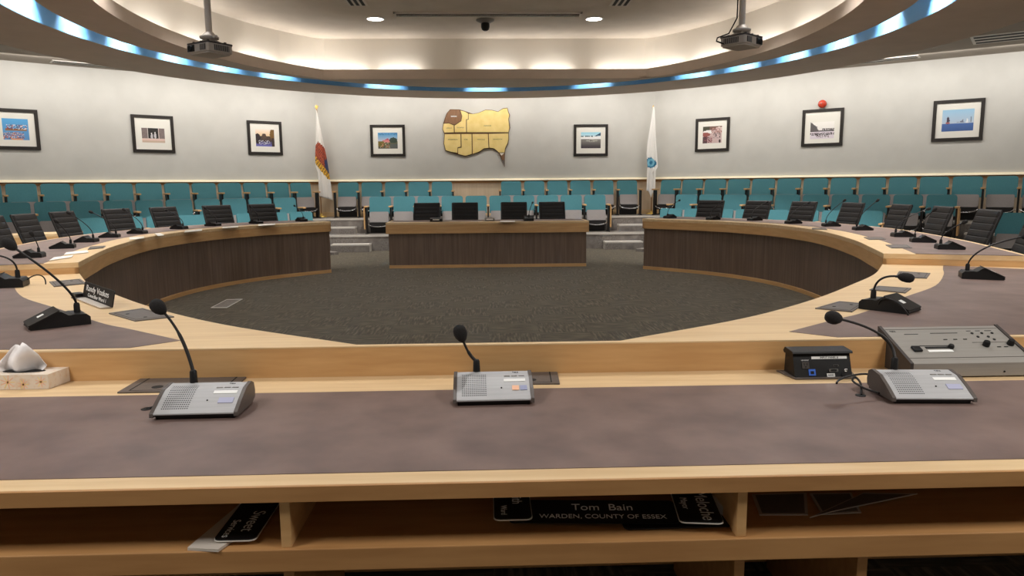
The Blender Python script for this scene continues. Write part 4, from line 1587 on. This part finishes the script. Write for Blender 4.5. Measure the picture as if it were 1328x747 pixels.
# ------------------------------------------------------------------ wall pictures
def paint_mesh(mb, W_, H_, nx, ny, ops, m, M):
    """grid of faces coloured by a list of shapes; returns face colours"""
    cols = []
    vs = [((i / nx - .5) * W_, (j / ny - .5) * H_, 0) for j in range(ny + 1) for i in range(nx + 1)]
    fs = []
    rnd = random.Random(len(ops) * 7 + nx)
    for j in range(ny):
        for i in range(nx):
            u, v = (i + .5) / nx, (j + .5) / ny
            c = (200, 200, 200)
            for op in ops:
                k = op[0]
                if k == 'grad':
                    f = min(max((v - op[1]) / max(op[2] - op[1], 1e-6), 0), 1)
                    if op[1] - 1e-6 <= v <= op[2] + 1e-6:
                        c = tuple(op[3][q] + (op[4][q] - op[3][q]) * f for q in range(3))
                elif k == 'rect' and op[1] <= u <= op[3] and op[2] <= v <= op[4]:
                    c = op[5]
                elif k == 'ell' and ((u - op[1]) / op[3]) ** 2 + ((v - op[2]) / op[4]) ** 2 <= 1:
                    c = op[5]
                elif k == 'spk' and op[1] <= u <= op[3] and op[2] <= v <= op[4] and rnd.random() < op[5]:
                    c = op[6][rnd.randrange(len(op[6]))]
                elif k == 'tri':
                    (x0, y0), (x1, y1), (x2, y2) = op[1:4]
                    d1 = (u - x1) * (y0 - y1) - (x0 - x1) * (v - y1)
                    d2 = (u - x2) * (y1 - y2) - (x1 - x2) * (v - y2)
                    d3 = (u - x0) * (y2 - y0) - (x2 - x0) * (v - y0)
                    if not ((d1 < 0 or d2 < 0 or d3 < 0) and (d1 > 0 or d2 > 0 or d3 > 0)):
                        c = op[4]
            cols.append(c)
            a = j * (nx + 1) + i
            fs.append((a, a + 1, a + nx + 2, a + nx + 1))
    mb.add(vs, fs, m, M)
    return cols
def set_cols(o, cols):
    me = o.data
    at = me.color_attributes.new('Col', 'FLOAT_COLOR', 'CORNER')
    k = 0
    for p, c in zip(me.polygons, cols):
        L_ = lin([max(0, min(255, q)) for q in c])
        for li in p.loop_indices:
            at.data[li].color = L_
PICS = [
 [('grad', 0, 1, (96, 150, 205), (88, 170, 225)), ('rect', .1, .42, .92, .52, (150, 110, 80)), ('spk', .15, .5, .95, .72, .6, [(170, 40, 40), (240, 235, 230), (60, 40, 50)]),
  ('spk', 0, .05, .8, .36, .55, [(245, 240, 240), (150, 40, 40), (60, 50, 60), (210, 120, 90)]), ('rect', .3, .0, .75, .08, (215, 150, 110))],
 [('rect', 0, .0, 1, .16, (205, 180, 160)), ('grad', .16, .28, (232, 200, 190), (214, 190, 180)), ('rect', 0, .28, 1, 1, (128, 114, 112)), ('spk', 0, .28, 1, 1, .25, [(112, 98, 98), (140, 126, 124)]),
  ('rect', .27, .28, .72, 1, (40, 36, 36)), ('rect', .24, .28, .27, 1, (214, 204, 200)), ('rect', .72, .28, .76, 1, (230, 212, 206)), ('ell', .43, .42, .05, .18, (200, 196, 200)), ('ell', .58, .46, .05, .2, (205, 200, 205)),
  ('ell', .43, .62, .03, .06, (235, 230, 230)), ('ell', .58, .68, .03, .06, (235, 230, 230))],
 [('grad', .55, 1, (232, 196, 150), (246, 228, 216)), ('grad', 0, .3, (110, 110, 190), (80, 72, 110)), ('rect', 0, .3, 1, .6, (72, 56, 54)), ('ell', .1, .45, .16, .3, (44, 34, 38)), ('ell', .45, .6, .12, .16, (86, 64, 56)),
  ('ell', .92, .7, .16, .34, (120, 88, 40)), ('rect', .85, 0, 1, .5, (62, 48, 44)), ('spk', .15, .12, .75, .36, .4, [(250, 250, 250), (230, 232, 245), (70, 62, 90)]), ('spk', .3, .4, .8, .65, .2, [(96, 76, 60)])],
 [('grad', .45, 1, (205, 205, 220), (70, 150, 205)), ('spk', 0, .85, 1, 1, .3, [(60, 110, 160)]), ('grad', 0, .45, (80, 76, 70), (110, 110, 84)), ('rect', .22, .38, .6, .55, (225, 140, 140)), ('tri', (.35, .55), (.6, .55), (.48, .66), (200, 90, 110)),
  ('ell', .78, .52, .2, .18, (58, 74, 62)), ('ell', .15, .3, .22, .18, (120, 106, 50)), ('spk', .1, .05, .6, .38, .4, [(160, 150, 70), (225, 220, 190), (60, 50, 40), (226, 130, 110)]), ('rect', .62, .05, 1, .28, (92, 98, 96))],
 [('grad', .72, 1, (210, 235, 240), (150, 215, 235)), ('rect', 0, .58, 1, .74, (244, 244, 244)), ('spk', 0, .72, .6, .8, .6, [(40, 80, 90), (50, 100, 120)]), ('tri', (.7, .76), (1, .78), (1, .98), (40, 80, 110)),
  ('grad', 0, .58, (58, 52, 60), (150, 148, 140)), ('rect', 0, .52, .5, .58, (70, 72, 68)), ('ell', .55, .48, .3, .08, (170, 168, 160)), ('spk', .45, .44, .6, .54, .4, [(60, 60, 58)])],
 [('rect', 0, 0, 1, 1, (205, 180, 178)), ('rect', 0, .72, .35, 1, (72, 70, 56)), ('rect', .35, .8, 1, 1, (120, 90, 80)), ('ell', .3, .68, .28, .1, (240, 236, 234)), ('ell', .15, .52, .25, .12, (150, 84, 76)), ('ell', .85, .85, .2, .1, (226, 206, 200)),
  ('spk', .45, .6, 1, .9, .5, [(150, 92, 80), (200, 150, 140), (110, 70, 66)]), ('rect', 0, 0, .25, .4, (92, 66, 70)), ('spk', .1, .05, .5, .4, .6, [(80, 50, 56), (150, 90, 96)]), ('spk', .55, .3, .95, .62, .3, [(70, 50, 54)]), ('ell', .9, .1, .05, .1, (60, 44, 46))],
 [('grad', .4, 1, (236, 232, 230), (250, 246, 240)), ('rect', 0, .4, 1, .5, (84, 78, 80)), ('spk', .5, .45, 1, .62, .7, [(84, 78, 80), (110, 104, 104)]), ('tri', (0, .45), (.4, .45), (.05, 1), (96, 90, 92)), ('tri', (0, .45), (0, 1), (.3, .7), (96, 90, 92)),
  ('rect', 0, 0, 1, .42, (224, 214, 222)), ('spk', 0, .2, 1, .34, .65, [(40, 36, 42), (90, 80, 86)]), ('spk', .25, .06, .8, .22, .35, [(44, 38, 44), (120, 90, 100)])],
 [('grad', .36, 1, (190, 205, 225), (160, 205, 235)), ('grad', 0, .36, (66, 98, 160), (78, 112, 176)), ('ell', .19, .5, .05, .17, (70, 60, 80)), ('rect', .13, .37, .24, .42, (180, 110, 110)), ('tri', (.58, .38), (.7, .38), (.66, .56), (120, 126, 150)),
  ('tri', (.75, .36), (.84, .36), (.8, .62), (236, 240, 246)), ('rect', .9, .4, .92, .66, (110, 120, 140)), ('spk', .3, .38, .6, .46, .2, [(130, 130, 150)])],
]
FR = [((-13, 141), (48.7, 141.3), (-9, 194), (52.2, 194.3)), ((168.9, 148.7), (223.9, 150.4), (172.6, 197.9), (226.9, 198)), ((319.2, 156), (364, 158), (322.4, 200.6), (366.7, 201)),
      ((479.5, 161.7), (525, 162), (481.5, 203), (526, 203)), ((744, 162), (788.6, 160.7), (744, 203), (787.8, 202)), ((903.4, 154.3), (947.7, 151.8), (901.3, 196.7), (944.8, 196)),
      ((1041.3, 143.3), (1095, 139.2), (1039.3, 190.6), (1092.7, 188.5)), ((1211, 131), (1279, 127), (1207.7, 184), (1273.6, 181.7))]
FL = ['black framed picture of rowers on blue water, leftmost on the wall', 'black framed picture of two white figures in a dark doorway', 'black framed picture of a pond at sunset left of the left flag',
      'black framed picture of a pink house under blue sky', 'black framed picture of a frozen lake right of the county map', 'black framed picture of a busy street right of the right flag',
      'black framed picture of a snowy crowd under the red bell', 'black framed picture of sailing ships on blue sea']
ASP = [(.60, .58, 0, .0), (.58, .42, 0, -.03), (.58, .56, 0, 0), (.60, .56, 0, 0), (.62, .56, 0, .0), (.60, .56, 0, 0), (.62, .50, 0, -.06), (.66, .58, 0, 0)]
nL, nR = Vector((.616, -.788, 0)), Vector((-.616, -.788, 0))
for i, q in enumerate(FR):
    if i < 3: p0, n = Vector((-4.3, 18.6, 0)), nL
    elif i < 5: p0, n = Vector((0, 18.6, 0)), Vector((0, -1, 0))
    else: p0, n = Vector((4.3, 18.6, 0)), nR
    P4 = [onplane(x, y, p0, n) for x, y in q]
    c = sum(P4, Vector()) / 4
    wd = (((P4[0] - P4[1]).length) + ((P4[2] - P4[3]).length)) / 2
    hg = ((P4[0].z - P4[2].z) + (P4[1].z - P4[3].z)) / 2
    rz = math.atan2(n.y, n.x) + PI / 2
    r = root('framed_picture', c + n * .002, rz, FL[i], 'picture', 'framed pictures on the walls')
    Mf = RX(PI / 2)                      # local xy -> wall plane, facing -y
    fwid = .065
    mb = MB()
    a, b = wd / 2, hg / 2
    o4 = [(-a, -b), (a, -b), (a, b), (-a, b)]
    i4 = [(-a + fwid, -b + fwid), (a - fwid, -b + fwid), (a - fwid, b - fwid), (-a + fwid, b - fwid)]
    for k in range(4):
        k2 = (k + 1) % 4
        mb.prism([o4[k], o4[k2], i4[k2], i4[k]], 0, .03, 'frame_black', Mf)
    part('frame', mb, r, .003)
    mb = MB()
    mb.prism(i4, .004, .014, 'mount_board', Mf)
    part('mount', mb, r)
    mb = MB()
    iw, ih, ox, oy = ASP[i]
    cols = paint_mesh(mb, (wd - 2 * fwid) * (iw + .06), (hg - 2 * fwid) * (ih + .04), 40, 28, PICS[i], 'photo_print', Mf @ T(ox, oy * 1.0, .0146))
    o = part('print', mb, r)
    set_cols(o, cols)
# red bell above the snow picture
c = onplane(1067, 135, Vector((4.3, 18.6, 0)), nR)
r = root('alarm_bell', c, math.atan2(nR.y, nR.x) + PI / 2, 'round shiny red bell on the wall above the snow picture', 'bell')
mb = MB()
mb.lathe([(.078, .02), (.09, .03), (.088, .055), (.066, .085), (.035, .10), (.01, .103)], 'red_gloss', 24, RX(PI / 2))
part('gong', mb, r)
mb = MB()
mb.lathe([(.055, 0), (.055, .03)], 'red_gloss', 16, RX(PI / 2))
part('back_box', mb, r)
mb = MB()
mb.lathe([(.012, .101), (.010, .109)], 'chrome', 10, RX(PI / 2))
part('bolt', mb, r)

# ------------------------------------------------------------------ county map
r = root('county_map', onplane(617, 176, Vector((0, 18.6, 0)), Vector((0, -1, 0))) + Vector((0, -.002, 0)), 0, 'pale wooden county map in cut pieces on the back wall', 'wall map')
S = .01995 / 7.86 * 1.02
def mp(pts): return [((x - 370) * S, -(y - 365) * S) for x, y in pts]
Mf = RX(PI / 2)
outl = [(125, 112), (215, 114), (270, 130), (345, 156), (400, 146), (470, 117), (530, 120), (590, 135), (640, 104), (683, 100), (694, 140), (707, 170), (697, 210), (708, 290), (694, 340), (696, 400), (688, 445), (662, 495), (655, 535), (652, 600), (652, 670),
        (622, 600), (592, 533), (548, 496), (495, 492), (450, 496), (402, 528), (338, 548), (265, 568), (190, 548), (128, 528), (70, 512), (54, 440), (62, 350), (46, 300), (55, 245), (70, 200), (90, 150)]
mb = MB()
mb.prism(mp(outl), 0, .03, 'map_edge', Mf)
part('backing', mb, r, label='dark brown backing edge')
PCS = [('WINDSOR', 'map_brown', (160, 180), [(130, 118), (215, 120), (235, 175), (225, 222), (185, 247), (163, 258), (110, 240), (66, 243), (77, 200), (97, 150)], .011),
       ('LASALLE', 'map_wood', (110, 292), [(60, 250), (110, 247), (157, 266), (157, 332), (65, 335), (50, 300)], .010),
       ('TECUMSEH', 'map_wood', (222, 288), [(165, 268), (190, 253), (231, 226), (241, 178), (225, 125), (265, 135), (298, 153), (297, 207), (277, 209), (277, 331), (165, 331)], .010),
       ('LAKESHORE', 'map_wood', (485, 272), [(303, 156), (345, 160), (400, 150), (470, 122), (530, 125), (590, 140), (640, 110), (680, 106), (688, 140), (700, 170), (690, 210), (699, 290), (690, 334), (285, 331), (285, 214), (303, 212)], .012),
       ('AMHERSTBURG', 'map_wood', (146, 402), [(68, 350), (221, 350), (221, 470), (190, 478), (188, 530), (130, 520), (75, 505), (60, 440)], .010),
       ('ESSEX', 'map_wood', (274, 402), [(230, 350), (329, 350), (329, 540), (265, 560), (195, 540), (195, 486), (230, 480)], .010),
       ('KINGSVILLE', 'map_wood', (422, 402), [(338, 350), (489, 350), (494, 485), (450, 488), (400, 520), (338, 540)], .010),
       ('LEAMINGTON', 'map_wood', (584, 402), [(497, 350), (689, 345), (690, 400), (680, 440), (655, 490), (650, 528), (597, 528), (550, 490), (501, 482)], .010)]
for txt, m, tp, poly, _ in PCS:
    mb = MB()
    mb.prism(mp(poly), .03, .045 if m == 'map_wood' else .055, m, Mf)
    pc_ = part('municipality_piece', mb, r, .002, label='brown raised piece' if m == 'map_brown' else None)
    zt = .0455 if m == 'map_wood' else .0555
    x, y = mp([tp])[0]
    tm = MB()
    if m == 'map_brown':
        tm.box((0, 0, 0), (.15, .03, .001), 'white_label', Mf @ T(x, y, zt))
    text_mb(txt, .036, 'print_text', Mf @ T(x, y, zt + .0012), tm, sx=1.0)
    part('lettering', tm, pc_)
mb = MB()
mb.prism(mp([(600, 535), (648, 535), (620, 560)]), .03, .046, 'map_white', Mf)
mb.prism(mp([(600, 538), (620, 562), (650, 538), (648, 600), (625, 602)]), .03, .045, 'map_brown', Mf)
mb.prism(mp([(625, 604), (648, 602), (650, 662)]), .03, .045, 'map_grey', Mf)
part('point_tip', mb, r, label='brown and white tapering tip')

# ------------------------------------------------------------------ flags
def flag(px_base, Yp, outline, rule, label, finial):
    b = ony(px_base[0], px_base[1], Yp)
    x0 = b.x
    r = root('flag', (x0, Yp, ZB), 0, label, 'flag', 'flags on floor poles')
    ztop = ony(px_base[2], px_base[3], Yp).z - ZB
    mb = MB()
    mb.tube([(0, 0, .03), (0, 0, ztop - .06)], .013, 'pole_wood', 12)
    part('pole', mb, r)
    mb = MB()
    mb.lathe([(.13, 0), (.135, .02), (.09, .04), (.03, .05), (.022, .09)], 'gold_finial', 20)
    part('base', mb, r)
    mb = MB()
    if finial == 'star':
        pts = []
        for k in range(10):
            a = PI / 2 + k * PI / 5
            q = .06 if k % 2 == 0 else .028
            pts.append((q * math.cos(a), q * math.sin(a)))
        mb.prism(pts, -.008, .008, 'gold_finial', T(0, 0, ztop - .02) @ RX(PI / 2))
        mb.lathe([(.016, -.08), (.01, -.05)], 'gold_finial', 10, T(0, 0, ztop))
    else:
        mb.lathe([(.014, -.08), (.012, -.05), (.022, -.03), (.006, .02)], 'gold_finial', 12, T(0, 0, ztop))
    part('finial', mb, r)
    # cloth
    k = (Yp - .03) / F * 1.0 / 4.82 * 1.015
    rows = outline
    nr, nc = 60, 22
    vs, fs, cols = [], [], []
    y0, y1 = rows[0][0], rows[-1][0]
    xpole = (px_base[2] - rule['ox']) * 4.82
    def lr(y):
        for i in range(len(rows) - 1):
            if rows[i][0] <= y <= rows[i + 1][0]:
                f = (y - rows[i][0]) / max(rows[i + 1][0] - rows[i][0], 1e-6)
                return tuple(rows[i][q] + (rows[i + 1][q] - rows[i][q]) * f for q in (1, 2))
        return rows[-1][1:]
    for j in range(nr + 1):
        y = y0 + (y1 - y0) * j / nr
        for i in range(nc + 1):
            u = i / nc
            yy = y + rule['sag'](u) * (j / nr)
            l, rr = lr(y)
            x = l + (rr - l) * u
            dep = .022 * math.sin(u * 3.2 * PI + .6) * min(1, (rr - l) / 50) + .006 * math.sin(u * 8 * PI + j * .06) * min(1, (rr - l) / 50)
            vs.append(((x - xpole) * k, -.055 + dep, ztop - (yy - rule['ty']) * k * 1.0))
    for j in range(nr):
        for i in range(nc):
            a = j * (nc + 1) + i
            fs.append((a, a + 1, a + nc + 2, a + nc + 1))
            y = y0 + (y1 - y0) * (j + .5) / nr
            l, rr = lr(y)
            x = l + (rr - l) * (i + .5) / nc
            cols.append(rule['col'](x, y + rule['sag']((i + .5) / nc) * ((j + .5) / nr), (i + .5) / nc))
    mb = MB()
    mb.add(vs, fs, 'flag_cloth', None, True)
    o = part('cloth', mb, r)
    set_cols(o, cols)
    sd = o.modifiers.new('thickness', 'SOLIDIFY')
    sd.thickness = .004
def colL(x, y, u):
    band = 335 + (x - 85) * 1.35
    if abs(y - band - 18) < 24 and 320 < y < 470:
        return (226, 176, 60) if (int(x / 7) + int(y / 9)) % 3 else (120, 84, 40)
    if y < band and y > 245 + abs(u - .35) * 55:
        if y > 350 and u > .72: return (56, 66, 104)
        n = math.sin(x * .5) * math.sin(y * .31)
        return (176, 84, 58) if n > -.2 else (120, 58, 48)
    return (238, 234, 228)
def colR(x, y, u):
    d = math.hypot(x - 93, y - 374)
    if d < 33 and y > 318 + (x - 65) * .85:
        return (44, 118, 156) if d > 24 or d < 10 else (120, 186, 212)
    return (240, 238, 234)
flag((417, 281, 416.3, 137.5), 18.36, [(62, 100, 105), (80, 101, 109), (230, 91, 135), (330, 83, 154), (395, 83, 162), (430, 95, 165), (480, 96, 172), (570, 97, 180)],
     dict(ox=395, ty=36, sag=lambda u: 25 * u, col=colL), 'white flag with a gold band and brown emblem at the left corner', 'star')
flag((844.5, 277.5, 846.3, 137.5), 18.36, [(42, 98, 104), (60, 97, 109), (250, 70, 120), (320, 65, 128), (400, 72, 133), (420, 70, 122), (545, 68, 120)],
     dict(ox=825, ty=36, sag=lambda u: 42 * max(0, 1 - abs(u - .55) * 3), col=colR), 'plain white flag with a small blue emblem at the right corner', 'spear')

# ------------------------------------------------------------------ look
scn.view_settings.view_transform = 'Standard'
scn.view_settings.look = 'None'
scn.view_settings.gamma = 1
scn.view_settings.use_curve_mapping = False
scn.view_settings.exposure = 0.0
scn.cycles.use_denoising = True
scn.cycles.max_bounces = 8
scn.cycles.diffuse_bounces = 5
scn.cycles.sample_clamp_indirect = 8
